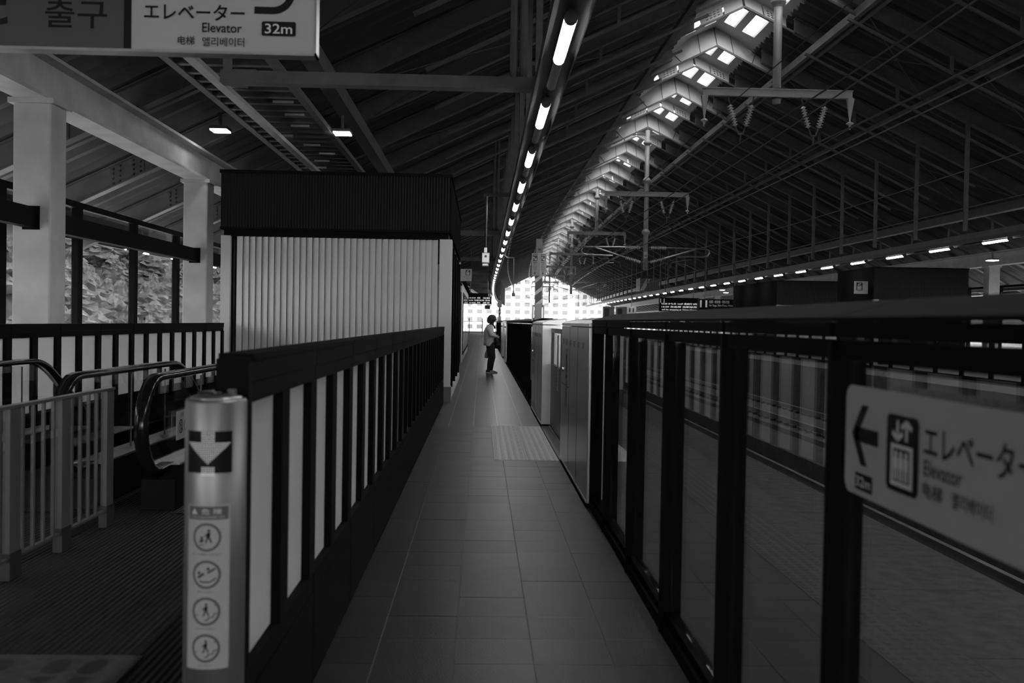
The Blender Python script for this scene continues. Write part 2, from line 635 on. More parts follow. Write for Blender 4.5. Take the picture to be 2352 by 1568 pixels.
# ---- roof: folded deck, rafters, purlins, hangers and rods on either side of the ridge
ZB = .02
def roof_side(sd):
    X = (lambda x: x) if sd == 'left' else mir
    top = struct(empty('ceiling_' + sd))
    # folded-plate deck with 0.5 m pitch
    b = MB()
    prof = []
    y = Y_BACK
    while y < Y_END:
        prof += [(y, 0), (y + .14, 0), (y + .22, .15), (y + .42, .15)]
        y += .5
    prof.append((y, 0))
    xs = [-8.0, XR - 1.2]
    vs, fs = [], []
    for x in xs:
        vs += [(X(x) + drift(a), a, zroof(x) + h) for a, h in prof]
    m_ = len(prof)
    for i in range(m_ - 1):
        fs.append((i, i + 1, m_ + i + 1, m_ + i))
    b.add(vs, fs)
    build(b, 'roof_deck', 'deck', top)
    # fascia at the eave
    build(MB().box(min(X(-8.0), X(-8.08)), max(X(-8.0), X(-8.08)), Y_BACK, Y_END, zroof(-8) - .12, zroof(-8) + .2, NSEG), 'eave_fascia', 'steel_grey', top, bend=True)
    # rafters (I sections)
    I = [(-.1, 0), (.1, 0), (.1, .018), (.009, .018), (.009, .362), (.1, .362), (.1, .38), (-.1, .38), (-.1, .362), (-.009, .362), (-.009, .018), (-.1, .018)]
    b = MB()
    b.extr(I, [(lambda a, h, x=x: (X(x), a, zroof(x) - .40 + h)) for x in (-7.9, XR - 1.3)])
    src = build(b, 'rafter', 'steel', top)
    # lower tie parallel to the rafter with short struts
    b = MB()
    b.bar((X(-1.0), 0, zroof(-1) - .78), (X(XR - 1.6), 0, zroof(XR - 1.6) - .78), .06, .06)
    tie = build(b, 'tie_rod', 'steel', top)
    b = MB()
    b.bar((X(2.6), 0, zroof(2.6) - .8), (X(2.6), 0, zroof(2.6) - .4), .07, .07, (0, 1, 0))
    strut = build(b, 'strut', 'steel', top)
    b = MB().box(X(.72) - .045, X(.72) + .045, -.045, .045, 3.86, zroof(.72) - .38)
    post = build(b, 'hanger_post', 'steel_grey', top)
    b = MB().box(X(-3.1) - .03, X(-3.1) + .03, -.03, .03, 4.3, zroof(-3.1) - .38)
    post2 = build(b, 'hanger_post', 'steel', top)
    k = 0
    y = 1.7 - 63
    while y < Y_END:
        loc = (drift(y), y, 0)
        for s in (src, tie, strut, post, post2):
            if k == 0: s.location = loc
            else: inst(s, loc, top)
        k += 1
        y += 3.0
    # purlins along the building
    for x, wd, dp in ((-6.9, .14, .2), (-2.46, .24, .26), (1.9, .1, .1), (4.6, .12, .14)):
        b = MB()
        zc = zroof(x) - .40
        b.box(X(x) - wd / 2, X(x) + wd / 2, Y_BACK, Y_END, zc - dp, zc, NSEG)
        build(b, 'purlin', 'steel', top, bend=True)
    # girder along the column heads
    b = MB()
    for z0, z1, hw in ((3.55, 3.59, .17), (3.59, 4.0, .02), (4.0, 4.04, .17)):
        b = MB().box(X(-4.78) - hw, X(-4.78) + hw, Y_BACK, Y_END, z0, z1, NSEG)
        build(b, 'girder_flange' if hw > .1 else 'girder_web', 'column', top, bend=True)
    # crossed rods in the plane of the roof
    y = 1.7 - 3
    k = 0
    srcs_ = []
    for (xa, xb) in ((-2.4, 1.9), (1.9, 4.6)):
        for flip in (0, 1):
            ya, yb = (0, 3) if not flip else (3, 0)
            b = MB().tube([(X(xa), ya, zroof(xa) - .44), (X(xb), yb, zroof(xb) - .44)], .013, 5)
            srcs_.append(build(b, 'brace_rod', 'steel_grey', top))
    while y < 100:
        loc = (drift(y), y, 0)
        for s in srcs_:
            if k == 0: s.location = loc
            else: inst(s, loc, top)
        k += 1
        y += 6.0
    # bolted splice plates on the near rafters
    if sd == 'left':
        b = MB()
        L = math.hypot(1, .48)
        for xx in (-5.9, -3.55):
            for side in (-1, 1):
                p = [(xx - .28, zroof(xx - .28) - .36), (xx + .28, zroof(xx + .28) - .36), (xx + .28, zroof(xx + .28) - .05), (xx - .28, zroof(xx - .28) - .05)]
                yo = side * .012
                b.plate([(a, yo, c) for a, c in p], .012 * -side)
        sp = build(b, 'splice_plate', 'steel_grey', top)
        b = MB()
        for xx in (-5.9, -3.55):
            for i in range(5):
                for j in range(4):
                    if i == 2: continue
                    x_ = xx - .22 + .11 * i
                    z_ = zroof(x_) - .32 + .078 * j
                    b.tube([(x_, -.05, z_), (x_, .05, z_)], .017, 6)
        bo = build(b, 'bolt', 'bolt', sp)
        for q in range(1, 7):
            s2 = inst(sp, (0, 1.7 + 3 * (q + 1), 0), top)
            dup(bo, parent=s2)
        sp.location = (0, 4.7, 0)
    return top
roof_l = roof_side('left')
roof_r = roof_side('right')

# ---- light well along the ridge
rg = struct(empty('ceiling_ridge'))
# ridge capping with glazed slots above the well
OPEN = ((-1.0, -.70), (-.44, -.12), (.12, .44), (.64, 1.0))
edges = [-1.3] + [q for p_ in OPEN for q in p_] + [1.3]
for a, c in zip(edges[::2], edges[1::2]):
    cut = [a, 0.0, c] if a < 0 < c else [a, c]
    b = MB()
    for u0_, u1_ in zip(cut, cut[1:]):
        n_ = NSEG
        vs = []
        for k in range(n_ + 1):
            y = Y_BACK + (Y_END - Y_BACK) * k / n_
            vs += [(XR + u0_, y, zroof(XR + u0_) + .1), (XR + u1_, y, zroof(XR + u1_) + .1), (XR + u1_, y, zroof(XR + u1_) + .18), (XR + u0_, y, zroof(XR + u0_) + .18)]
        fs = [(3, 2, 1, 0)] + [(4 * k + i, 4 * k + (i + 1) % 4, 4 * k + (i + 1) % 4 + 4, 4 * k + i + 4) for k in range(n_) for i in range(4)]
        b.add(vs, fs)
    build(b, 'ridge_capping', 'baffle', rg, bend=True)
pane_src = []
cross_src = []
for a, c in OPEN:
    b = MB().plate([(XR + a, 1.25, zroof(XR + a) + .17), (XR + c, 1.25, zroof(XR + c) + .17), (XR + c, 2.75, zroof(XR + c) + .17), (XR + a, 2.75, zroof(XR + a) + .17)], .01)
    pane_src.append(build(b, 'pane', 'winglass', rg))
    b = MB().plate([(XR + a, -.25, zroof(XR + a) + .11), (XR + c, -.25, zroof(XR + c) + .11), (XR + c, 1.25, zroof(XR + c) + .11), (XR + a, 1.25, zroof(XR + a) + .11)], .06)
    cross_src.append(build(b, 'capping_plate', 'baffle', rg))
def baffle():
    zb = lambda d: 9.34 - .5 * abs(d)
    b = MB()
    for s in (-1, 1):
        b.bar((XR, 0, zb(0)), (XR + s * 1.9, 0, zb(1.9)), .05, .05)
    fr = build(b, 'baffle', 'steel', rg)
    for s in (-1, 1):
        for (a, c, ha, hc, oa, oc) in ((.0, .48, .66, .70, 0, 0.0), (.48, 1.02, .70, .42, 0, .22)):
            q = [(XR + s * a, 0, zb(a)), (XR + s * c, 0, zb(c)), (XR + s * (c + oc), .5, zb(c) + hc), (XR + s * (a + oa), .5, zb(a) + ha)]
            build(MB().plate(q, .015 * s), 'panel', 'baffle', fr)
            build(MB().bar((XR + s * c, -.012, zb(c)), (XR + s * (c + oc), .48, zb(c) + hc), .02, .03), 'panel_rib', 'steel_grey', fr)
        q = [(XR + s * 1.03, 0, zb(1.03)), (XR + s * 1.9, 0, zb(1.9)), (XR + s * 1.8, .5, zb(1.8) + .4), (XR + s * 1.25, .5, zb(1.03) + .42)]
        build(MB().plate(q, .015 * s), 'flap', 'baffle', fr)
    build(MB().bar((XR, -.01, zb(0)), (XR, .48, zb(0) + .66), .025, .03), 'panel_rib', 'steel_grey', fr)
    return fr
def vent():
    """higher, shallower chevron over the rafter with slotted plates"""
    zb = lambda d: 9.52 - .48 * abs(d)
    b = MB()
    for s in (-1, 1):
        b.bar((XR, 0, zb(0)), (XR + s * 1.6, 0, zb(1.6)), .05, .05)
    fr = build(b, 'baffle', 'steel', rg)
    for s in (-1, 1):
        q = [(XR + s * .03, .02, zb(0.03)), (XR + s * .5, .02, zb(.5)), (XR + s * .5, .3, zb(.5) + .4), (XR + s * .03, .3, zb(0.03) + .4)]
        build(MB().plate(q, .015 * s), 'panel', 'baffle', fr)
        q = [(XR + s * .54, .02, zb(.54)), (XR + s * 1.1, .02, zb(1.1)), (XR + s * 1.16, .3, zb(1.1) + .36), (XR + s * .54, .3, zb(.54) + .4)]
        p = build(MB().plate(q, .015 * s), 'panel', 'baffle', fr)
        sl_ = MB()
        for i in range(4):
            for j in range(3):
                d0 = .62 + .1 * i
                t = .25 + .2 * j
                y = .02 + .28 * t - .014
                z = zb(d0) + .38 * t
                sl_.plate([(XR + s * d0, y, z), (XR + s * (d0 + .06), y, z - .48 * .06), (XR + s * (d0 + .06), y, z - .48 * .06 + .035), (XR + s * d0, y, z + .035)], .004)
        build(sl_, 'slots', 'bolt', p)['kind'] = 'stuff'
    return fr
bA, bB = baffle(), vent()
for q in range(22):
    yq = 4.7 - 3 * (q + 1)
    for s in pane_src + cross_src:
        inst(s, (0, yq, 0), rg)
k = 0
y = 4.7
while y < Y_END - 2:
    loc = (drift(y), y, 0)
    for s in pane_src + cross_src:
        if k == 0: s.location = (drift(y + 1.5), y, 0)
        else: inst(s, (drift(y + 1.5), y, 0), rg)
    s = bA if k % 2 == 0 else bB
    if k < 2: s.location = loc
    else:
        c = dup(s, loc=loc, parent=rg)
    k += 1
    y += 3.0
for s in (1,):
    b = MB().box(XR + s * 1.85 - .06, XR + s * 1.85 + .06, Y_BACK, Y_END, zroof(XR + 1.85) - .62, zroof(XR + 1.85) - .42, NSEG)
    build(b, 'well_beam', 'steel', rg, bend=True)

# ---- side walls: glazed screens behind the columns
def side_windows(sd, wn):
    X = (lambda x: x) if sd == 'left' else mir
    wl = struct(empty('wall_' + sd))
    b = MB().box(min(X(-6.0), X(-6.12)), max(X(-6.0), X(-6.12)), Y_BACK, 110, -.25, .5, NSEG)
    build(b, 'dado', 'concrete_dark', wl, bend=True)
    k = 0
    y = 3.0 - 60
    n_ = 0
    while y < 95:
        n_ += 1
        w_ = struct(empty('window_%d' % (wn + n_), (X(-6.06) + drift(y), y, .5)))
        if k == 0:
            x0 = w_.location
            build(MB().box(x0[0] - .05, x0[0] + .05, y, y + .17, .5, 2.95), 'mullion', 'black', w_)
            build(MB().box(x0[0] - .05, x0[0] + .05, y + .17, y + 2.4, 2.86, 2.95), 'head', 'black', w_)
            build(MB().box(x0[0] - .05, x0[0] + .05, y + .17, y + 2.4, .5, .58), 'sill', 'black', w_)
            build(MB().box(x0[0] - .006, x0[0] + .006, y + .17, y + 2.4, .58, 2.86), 'pane', 'winglass', w_)
            k0 = w_
        else:
            for ch in k0.children:
                c = ch.copy(); C.objects.link(c); c.parent = w_
        k += 1
        y += 2.4
    return wl
side_windows('left', 0)
side_windows('right', 100)

# ---- columns and the rails between them
def columns(sd):
    X = (lambda x: x) if sd == 'left' else mir
    src = None
    for k in range(16):
        y = 4.7 + 6 * k
        if sd == 'right' and y < 22: continue
        lab = 'square steel column with pale faces, ' + (ORD[k] + (' in the row by the windows' if sd == 'left' else ' in the row across the tracks'))
        t = thing('steel_column', (X(-4.78) + drift(y), y + .2, 0), lab, 'column', 'columns ' + ('of the near platform' if sd == 'left' else 'of the far platform'))
        if src is None:
            x = t.location.x
            build(MB().box(x - .2, x + .2, y, y + .4, 0, 3.55), 'shaft', 'column', t, bevel=.02)
            build(MB().box(x - .24, x + .24, y - .04, y + .44, 3.5, 3.555), 'cap_plate', 'column', t)
            build(MB().box(x - .26, x + .26, y - .06, y + .46, 0, .03), 'base_plate', 'bolt', t)
            src = t
        else:
            for ch in src.children:
                c = ch.copy(); C.objects.link(c); c.parent = t
    src = None
    for k in range(15):
        y = 4.7 + 6 * k
        if sd == 'right' and y < 22: continue
        t = thing('wall_rail', (X(-4.78) + drift(y), y + .4, 2.17), 'dark steel rail after the ' + ORD[k] + ' column ' + ('of the row in front of the windows' if sd == 'left' else 'of the row across the tracks'), 'rail', 'rails between columns ' + sd)
        if src is None:
            x = t.location.x
            build(MB().box(x - .06, x + .06, y + .4, y + 6.0, 2.19, 2.4), 'beam', 'black2', t)
            build(MB().box(x - .09, x + .09, y + 5.985, y + 6.0, 2.17, 2.42), 'end_plate', 'black2', t)
            src = t
        else:
            for ch in src.children:
                c = ch.copy(); C.objects.link(c); c.parent = t
columns('left')
columns('right')

# ================================================================== light-panel balustrades round the escalators
def balustrade(name, xf, xb, y0, npan, label, pitch, first_short=False):
    """runs along Y; xf is the face towards the walkway, xb the other face"""
    t = thing(name, ((xf + xb) / 2, y0, 0), label, 'balustrade')
    xm = (xf + xb) / 2
    s = 1 if xf > xb else -1
    lo, hi = min(xf, xb), max(xf, xb)
    def bx(a, c): return (min(xf - s * a, xf - s * c), max(xf - s * a, xf - s * c))
    src = {}
    def part(key, nm, m, y, fn):
        if key not in src:
            src[key] = (build(fn(), nm, m, t), y)
        else:
            o, yy = src[key]
            inst(o, (o.location.x, o.location.y + y - yy, o.location.z), t)
    for k in range(npan):
        y = y0 + k * pitch
        e = y + pitch
        g = .006
        part('cap', 'cap', 'black2', y, lambda: MB().box(lo - .004, hi + .004, y + g / 2, e - g / 2, 1.175, 1.19))
        part('fascia', 'fascia', 'black2', y, lambda: MB().box(*bx(0, .02), y + g, e - g, 1.12, 1.175))
        part('rail', 'top_rail', 'black2', y, lambda: MB().box(*bx(.004, .06), y + g, e - g, 1.067, 1.118))
        part('kick', 'kick_panel', 'black2', y, lambda: MB().box(*bx(0, .03), y + g, e - g, .012, .33))
        part('sill', 'sill', 'black2', y, lambda: MB().box(*bx(.002, .07), y + g, e - g, .335, .395))
        part('mull', 'mullion', 'black', y, lambda: MB().box(*bx(.002, .06), e - .09, e + .02, .395, 1.067))
        part('mull2', 'mullion', 'black', y, lambda: MB().box(*bx(.002, .06), y + pitch / 2 - .09, y + pitch / 2 + .02, .395, 1.067))
        for h in (0, 1):
            ya = y + .02 + h * pitch / 2
            part('pane%d' % h, 'pane', 'frost', y, lambda: MB().box(*bx(.03, .038), ya, ya + pitch / 2 - .09, .395, 1.067))
        part('back', 'back_rail', 'black2', y, lambda: MB().box(*bx(.03, abs(xf - xb)), y, e, .012, .36))
    build(MB().box(lo, hi, y0 - .035, y0 + .006, 0, 1.178), 'end_post', 'black', t)
    return t
balustrade('escalator_balustrade', -.57, -.65, 2.495, 13, 'long black balustrade with glowing frosted panes along the tiled walkway', .978)
balustrade('escalator_balustrade', -4.0, -4.1, 6.6, 9, 'black balustrade with bright frosted panes in front of the windows', .998)

# ================================================================== lift shaft
t = thing('lift_shaft', (-2.3, 19.2, 0), 'lift shaft with white vertical louvres below a dark ribbed crown', 'lift shaft')
b = MB().box(-4.1, -.52, 15.7, 22.6, 2.67, 3.56)
crown = build(b, 'crown', 'cladding', t)
build(MB().box(-.522, -.516, 15.7, 22.6, 2.67, 3.56), 'crown_side', 'cladding_side', crown)
build(MB().box(-4.12, -.50, 15.68, 22.62, 3.53, 3.58), 'crown_coping', 'cladding_side', crown)
build(MB().box(-4.11, -.51, 15.69, 22.6, 2.655, 2.69), 'crown_drip', 'cladding_side', crown)
build(MB().box(-4.06, -.55, 15.75, 22.5, 2.55, 2.66), 'soffit', 'black', t)
build(MB().box(-3.9, -.72, 15.86, 15.9, 0, 2.56), 'backing', 'black', t)
n_s = 32
wS = (3.868 - .712) / n_s
for k in range(n_s):
    x = -3.868 + wS * k
    if k == 0:
        b = MB().add([(x, 15.80, 0), (x + wS, 15.745, 0), (x + wS, 15.765, 0), (x, 15.82, 0), (x, 15.80, 2.55), (x + wS, 15.745, 2.55), (x + wS, 15.765, 2.55), (x, 15.82, 2.55)],
                     [(3, 2, 1, 0), (4, 5, 6, 7), (0, 1, 5, 4), (1, 2, 6, 5), (2, 3, 7, 6), (3, 0, 4, 7)])
        ls = build(b, 'louvre_slat', 'louver', t)
    else:
        inst(ls, (wS * k, 0, 0), t)
for xa, xb in ((-4.1, -3.95), (-.685, -.49)):
    build(MB().box(xa, xb, 15.72, 15.98, 0, 2.56), 'corner_post', 'white', t, bevel=.004)
build(MB().box(-.70, -.475, 15.69, 16.0, 0, .24), 'plinth', 'gate_cap', t, bevel=.004)
build(MB().box(-3.97, -3.93, 15.8, 15.85, 0, 2.56), 'louvre_hinge_post', 'black', t)
# glazed side towards the walkway
for k, y in enumerate((15.98, 17.5, 19.2, 20.9, 22.45)):
    build(MB().box(-.57, -.50, y, y + .09, 0.1, 2.56), 'side_post', 'black' if k else 'white', t)
for y in (16.07, 17.59, 19.29, 20.99):
    build(MB().box(-.54, -.53, y, y + 1.5, .12, 2.5), 'side_glass', 'glass', t)
build(MB().box(-.58, -.49, 15.98, 22.54, 0, .12), 'side_sill', 'white', t)
build(MB().box(-4.1, -.5, 22.5, 22.58, 0, 2.6), 'rear_wall', 'white', t)
build(MB().box(-4.1, -4.06, 15.98, 22.5, 0, 2.6), 'side_wall', 'white', t)
build(MB().box(-3.9, -1.3, 16.6, 22.0, 0.02, 2.5), 'lift_car', 'black2', t)

# waiting room farther along
t = thing('waiting_room', (-2.2, 36, 0), 'low waiting room with pale end wall behind the lift shaft', 'waiting room')
build(MB().box(-3.9, -.62, 30.5, 44, 0, 2.45), 'wall', 'white', t)
build(MB().box(-4.05, -.55, 30.3, 44.2, 2.45, 2.62), 'roof', 'cladding_side', t)
for y in (32, 34, 36, 38, 40, 42):
    o = build(MB().box(-.64, -.6, y, y + 1.6, .2, 2.2), 'window_frame', 'black', t)
    build(MB().box(-.612, -.598, y + .08, y + 1.52, .3, 2.1), 'window_glass', 'glass', o)
t = thing('service_cabinet', (-1.2, 28, 0), 'dark service cabinet between the lift shaft and the waiting room', 'cabinet')
build(MB().box(-1.6, -.62, 27.2, 28.8, 0, 2.3), 'body', 'black2', t)
build(MB().box(-.625, -.60, 27.3, 28.0, .1, 2.1), 'door', 'cladding_side', t)
build(MB().box(-.625, -.60, 28.03, 28.7, .1, 2.1), 'door', 'cladding_side', t)
build(MB().box(-1.65, -.58, 27.15, 28.85, 2.3, 2.36), 'lid', 'black', t)

# ================================================================== platform gate: glass screens, housings, sliding doors
GX = .757
def screen_src(loc, label, group, length=.98, mirror=False):
    t = thing('glass_screen', loc, label, 'glass screen', group)
    x, y, _ = loc
    s = -1 if mirror else 1
    def bx(a, c): return (min(x + s * a, x + s * c), max(x + s * a, x + s * c))
    L = length
    build(MB().box(*bx(0, .03), y - .026, y - .004, 0, 1.25), 'post', 'black', t)
    build(MB().box(*bx(.012, .075), y - .022, y + .03, 0, 1.24), 'post', 'black', t)
    build(MB().box(*bx(.006, .05), y, y + L - .032, 1.258, 1.292), 'fascia', 'black2', t)
    build(MB().box(*bx(.012, .06), y, y + L - .032, 1.212, 1.254), 'head_rail', 'black2', t)
    build(MB().box(*bx(.006, .10), y, y + L - .032, 0.0, .055), 'sill', 'black', t)
    build(MB().box(*bx(.02, .07), y + .03, y + L - .032, .055, .09), 'glazing_bead', 'black', t)
    build(MB().box(*bx(.045, .053), y + .03, y + L - .032, .09, 1.212), 'pane', 'glass', t)
    build(MB().box(*bx(.06, .10), y + .03, y + .07, .055, 1.21), 'rear_stile', 'black2', t)
    q = [(0, 1.292), (.0, 1.302), (.16, 1.345), (.30, 1.345), (.30, 1.30)]
    b = MB().extr(q, [(lambda a, h, yy=yy: (x + s * a, yy, h)) for yy in (y - .026, y + L - .032)])
    build(b, 'cap', 'black2', t)
    return t
G1 = 'glass screens beside the walkway'
s1 = screen_src((GX, 2.16, 0), 'fourth black framed glass screen, counted from the narrow screen by the telephone label', G1)
for y, od in ((5.106, 'first full-width'), (4.124, 'second'), (3.142, 'third'), (1.178, 'sign-bearing'), (.195, 'sixth'), (-.79, 'seventh')):
    dup(s1, loc=(GX, y, 0), label=od + ' black framed glass screen' + (' behind the white lift sign' if 'sign' in od else ', counted from the narrow screen by the telephone label'))
s2 = screen_src((GX, 6.088, 0), 'narrow black framed glass screen against the grey gate housing with telephone label', G1, length=.79)
build(MB().box(GX + .004, GX + .225, 6.83, 6.852, 0, 1.29), 'end_post', 'black', s2)
for k in range(16):
    y = 14.67 + .982 * k
    dup(s1, loc=(GX - .012, y, 0), label=ORD[k] + ' dark glass screen counted from the striped stop pillar towards the open gable')['group'] = 'far run of glass screens'
for k in range(15):
    y = 38.3 + .982 * k
    dup(s1, loc=(GX - .012 + drift(y), y, 0), label=ORD[k] + ' dark glass screen beyond the gate housing behind the standing person')['group'] = 'farthest run of glass screens'

def housing(y0, y1, label, detail):
    t = thing('gate_housing', (.86, (y0 + y1) / 2, 0), label, 'gate housing')
    x0, x1 = .742, .975
    build(MB().box(x0, x1, y0, y1, .03, 1.25), 'body', 'gate', t, bevel=.006)
    build(MB().box(x0 + .012, x1, y0 + .01, y1, 0, .03), 'base', 'black', t)
    q = [(x0, 1.253), (x0, 1.278), (x0 + .06, 1.303), (x1 + .05, 1.33), (x1 + .05, 1.253)]
    build(MB().extr(q, [(lambda a, h, yy=yy: (a, yy, h)) for yy in (y0, y1)]), 'cap', 'gate', t, bevel=.005)
    for k in range(6):
        y = y0 + .35 + (y1 - y0 - .6) * k / 5
        build(MB().box(x0 - .008, x0 + .002, y - .02, y + .02, 1.09, 1.14), 'latch', 'gate_cap', t)
    L = y1 - y0
    for yy in (y0 + .34 * L, y0 + .64 * L):
        build(MB().box(x0 - .0015, x0 + .001, yy - .003, yy + .003, .05, 1.24), 'seam', 'bolt', t)
    build(MB().box(x0 - .004, x0 + .001, y0 + .02, y1 - .02, .035, .05), 'kick_strip', 'chrome', t)
    build(MB().box(x0 - .0015, x0 + .001, y0 + .66 * L, y1 - .03, .73, .737), 'seam', 'bolt', t)
    lb = build(MB().box(x0 - .003, x0, y0 + .70 * L, y0 + .79 * L, .55, 1.06), 'label_plate', 'sign', t)
    fr = frame_x(x0 - .003, y0 + .79 * L, .55)
    f = Flat()
    W = .09 * L
    f.rrect(.3 * W, .7 * W, .42, .455, .006)
    f.rect(.42 * W, .62 * W, .30, .42)
    f.rrect(.3 * W, .7 * W, .25, .285, .006)
    f.to('telephone_print', 'print', lb, fr)
    f = Flat()
    for v in (.19, .17, .15, .125, .105, .085, .065, .045):
        f.rect(.25 * W, .75 * W, v, v + .010)
    f.to('label_print', 'greyprint', lb, fr)
    if detail:
        b = MB().tube([(x0 - .012, y1 - .2 * L * .5, .86), (x0 + .002, y1 - .2 * L * .5, .86)], .02, 12)
        build(b, 'key_lock', 'chrome', t)
    return t
housing(6.86, 9.2, 'grey metal gate housing with telephone label beside the tactile paving, against the narrow glass screen', True)
housing(12.18, 14.6, 'grey metal gate housing under the striped emergency stop pillar', True)
housing(30.4, 32.8, 'small pale gate housing behind the standing person', False)
housing(35.8, 38.2, 'pale gate housing beyond the person, at the end of the far opening', False)
def gate_door(y0, y1, label):
    t = thing('gate_door', (.875, (y0 + y1) / 2, 0), label, 'gate door')
    build(MB().box(.855, .895, y0 + .002, y1 - .002, .025, .78), 'lower_panel', 'gate_cap', t)
    build(MB().box(.87, .88, y0 + .05, y1 - .05, .78, 1.16), 'pane', 'glass', t)
    build(MB().box(.855, .895, y0, y1, 1.16, 1.21), 'top_rail', 'gate_cap', t)
    for y in (y0, y1 - .06):
        build(MB().box(.855, .895, y, y + .06, .78, 1.16), 'stile', 'gate_cap', t)
    return t
d = gate_door(10.69, 12.18, 'sliding gate door leaf with tall warning label next to the pillar housing')
lp = build(MB().box(.85, .8548, 11.0, 11.16, .52, 1.14), 'warning_label', 'sign', d)
f = Flat()
for v in (.05, .09, .13, .17, .21, .25, .29):
    f.rect(.04, .12, v, v + .022)
f.line([(.08, .36), (.08, .58)], .02)
f.to('label_print', 'greyprint', lp, frame_x(.85, 11.16, .52))
gate_door(9.2, 10.67, 'sliding gate door leaf emerging from the housing with telephone label')
gate_door(32.8, 34.29, 'far sliding gate door leaf behind the standing person')
gate_door(34.31, 35.8, 'far sliding gate door leaf beyond the standing person')
t = thing('door_track', (.87, 10.7, 0), 'metal floor track of the sliding gate between the two housings', 'door track')
build(MB().box(.742, .985, 9.2, 12.18, -.002, .012), 'sill_plate', 'gate_cap', t)
build(MB().box(.84, .85, 9.2, 12.18, .012, .02), 'guide_rail', 'chrome', t)
build(MB().box(.90, .91, 9.2, 12.18, .012, .02), 'guide_rail', 'chrome', t)

# gates of the platform across the tracks
s3 = screen_src((mir(GX), 12.0, 0), 'glass screen panel of the platform gate across the tracks', 'glass screens across the tracks', length=1.5, mirror=True)
for k in range(1, 40):
    y = 12.0 + 1.5 * k
    dup(s3, loc=(mir(GX) + drift(y), y, 0))

# sign on the nearest glass
t = thing('lift_sign', (GX - .004, 1.7, .94), 'white lift direction sign with left arrow fixed to the near glass screen', 'sign')
SK = .752 / .76
fr = (lambda u, v, d=0: Vector((.752 - d, (2.045 - u) * SK, CAM_H - (CAM_H - .945 - v) * SK)))
f = Flat().rrect(0, .98, 0, .218, .028, 6)
b = MB()
pts = f.p[0]
b.add([fr(u, v, .0) for u, v in pts] + [fr(u, v, -.004) for u, v in pts],
      [tuple(range(len(pts))), tuple(range(len(pts), 2 * len(pts)))[::-1]] + [(i, (i + 1) % len(pts), (i + 1) % len(pts) + len(pts), i + len(pts)) for i in range(len(pts))])
build(b, 'board', 'sign', t)
f = Flat()
f.rect(.055, .172, .107, .137)
f.poly([(.036, .122), (.088, .182), (.122, .182), (.070, .122)])
f.poly([(.036, .122), (.070, .122), (.118, .062), (.086, .062)])
f.to('arrow', 'print', t, fr)
Flat().rect(.06, .148, .012, .046).to('distance_panel', 'print', t, fr)
text('32m', 'whiteprint', t, fr, .067, .141, .019, .039, bold=.005, dd=.002)
lift_icon(t, fr, .212, .348, .038, .178)
text('エレベーター', 'print', t, fr, .368, .718, .118, .173, bold=.012)
text('Elevator', 'print', t, fr, .37, .505, .085, .112, bold=.004)
text('电梯', 'print', t, fr, .366, .44, .048, .075, bold=.006)
text('엘리베이터', 'print', t, fr, .472, .60, .048, .075, bold=.004)

# ================================================================== escalator bollard with arrow display
BK = .9628
bc = Vector((-.651 * BK, 2.474 * BK, 0))
br_ = .0735 * BK
def bz(z): return CAM_H - (CAM_H - z) * BK
t = thing('escalator_bollard', bc, 'brushed steel bollard with lit down arrow and warning sticker', 'bollard')
build(MB().lathe([(br_, 0), (br_, bz(1.072)), (br_ - .003, bz(1.079)), (br_ - .006, bz(1.08))], bc, 48), 'body', 'bollard', t, smooth=True)
b = MB().lathe([(br_ - .010, bz(1.078)), (br_ - .012, bz(1.084)), (br_ - .03, bz(1.089)), (.004, bz(1.090))], bc, 40)
build(b, 'cap', 'chrome', t, smooth=True)
build(MB().lathe([(.03, bz(1.088)), (.028, bz(1.096)), (.02, bz(1.098)), (.002, bz(1.098))], bc + Vector((-.012, -.008, 0)), 24), 'sensor_dome', 'blackgloss', t, smooth=True)
build(MB().box(bc.x + .02, bc.x + .036, bc.y + .02, bc.y + .045, bz(1.085), bz(1.1)), 'sensor', 'gate_cap', t)
def frame_cyl(z0):
    def fr(u, v, d=0):
        a = u * BK / br_
        return Vector((bc.x + math.sin(a) * (br_ + d), bc.y - math.cos(a) * (br_ + d), bz(z0 + v)))
    return fr
def cyl_patch(name, m, parent, u0, u1, z0, z1, d, n=16):
    b = MB()
    fr = frame_cyl(0)
    vs = []
    for k in range(n + 1):
        u = u0 + (u1 - u0) * k / n
        vs += [fr(u, z0, d), fr(u, z1, d)]
    return build(b.add(vs, [(2 * k, 2 * k + 2, 2 * k + 3, 2 * k + 1) for k in range(n)]), name, m, parent, smooth=True)
disp = cyl_patch('display', 'print', t, -.058, .058, .905, 1.006, .0006)
# arrow of single LEDs
fr = frame_cyl(.905)
f = Flat()
p = .0046
def led(i, v): f.rrect(i * p - .0016, i * p + .0016, v - .0012, v + .0012, .001, 1)
v = .0985
for r in range(6):
    for i in range(-3, 4): led(i, v)
    v -= .0044
for r in range(12):
    for i in range(-(11 - r), 12 - r): led(i, v)
    v -= .0044
v -= .006
for r in range(5):
    for i in range(-3, 4): led(i, v)
    v -= .0044
f.to('arrow_led', 'led', disp, fr, .0012)
st = cyl_patch('warning_sticker', 'sign', t, -.054, .054, .432, .828, .0005)
fr = frame_cyl(.432)
cyl_patch('sticker_header', 'greyprint', st, -.049, .0505, .793, .825, .0009)
text('危 険', 'whiteprint', st, fr, -.013, .034, .374, .388, dd=.0016)
f = Flat().poly([(-.040, .374), (-.024, .374), (-.032, .388)])
f.to('warning_triangle', 'whiteprint', st, fr, .0016)
text('けがをするおそれがあります', 'whiteprint', st, fr, -.042, .040, .3645, .3705, dd=.0016)
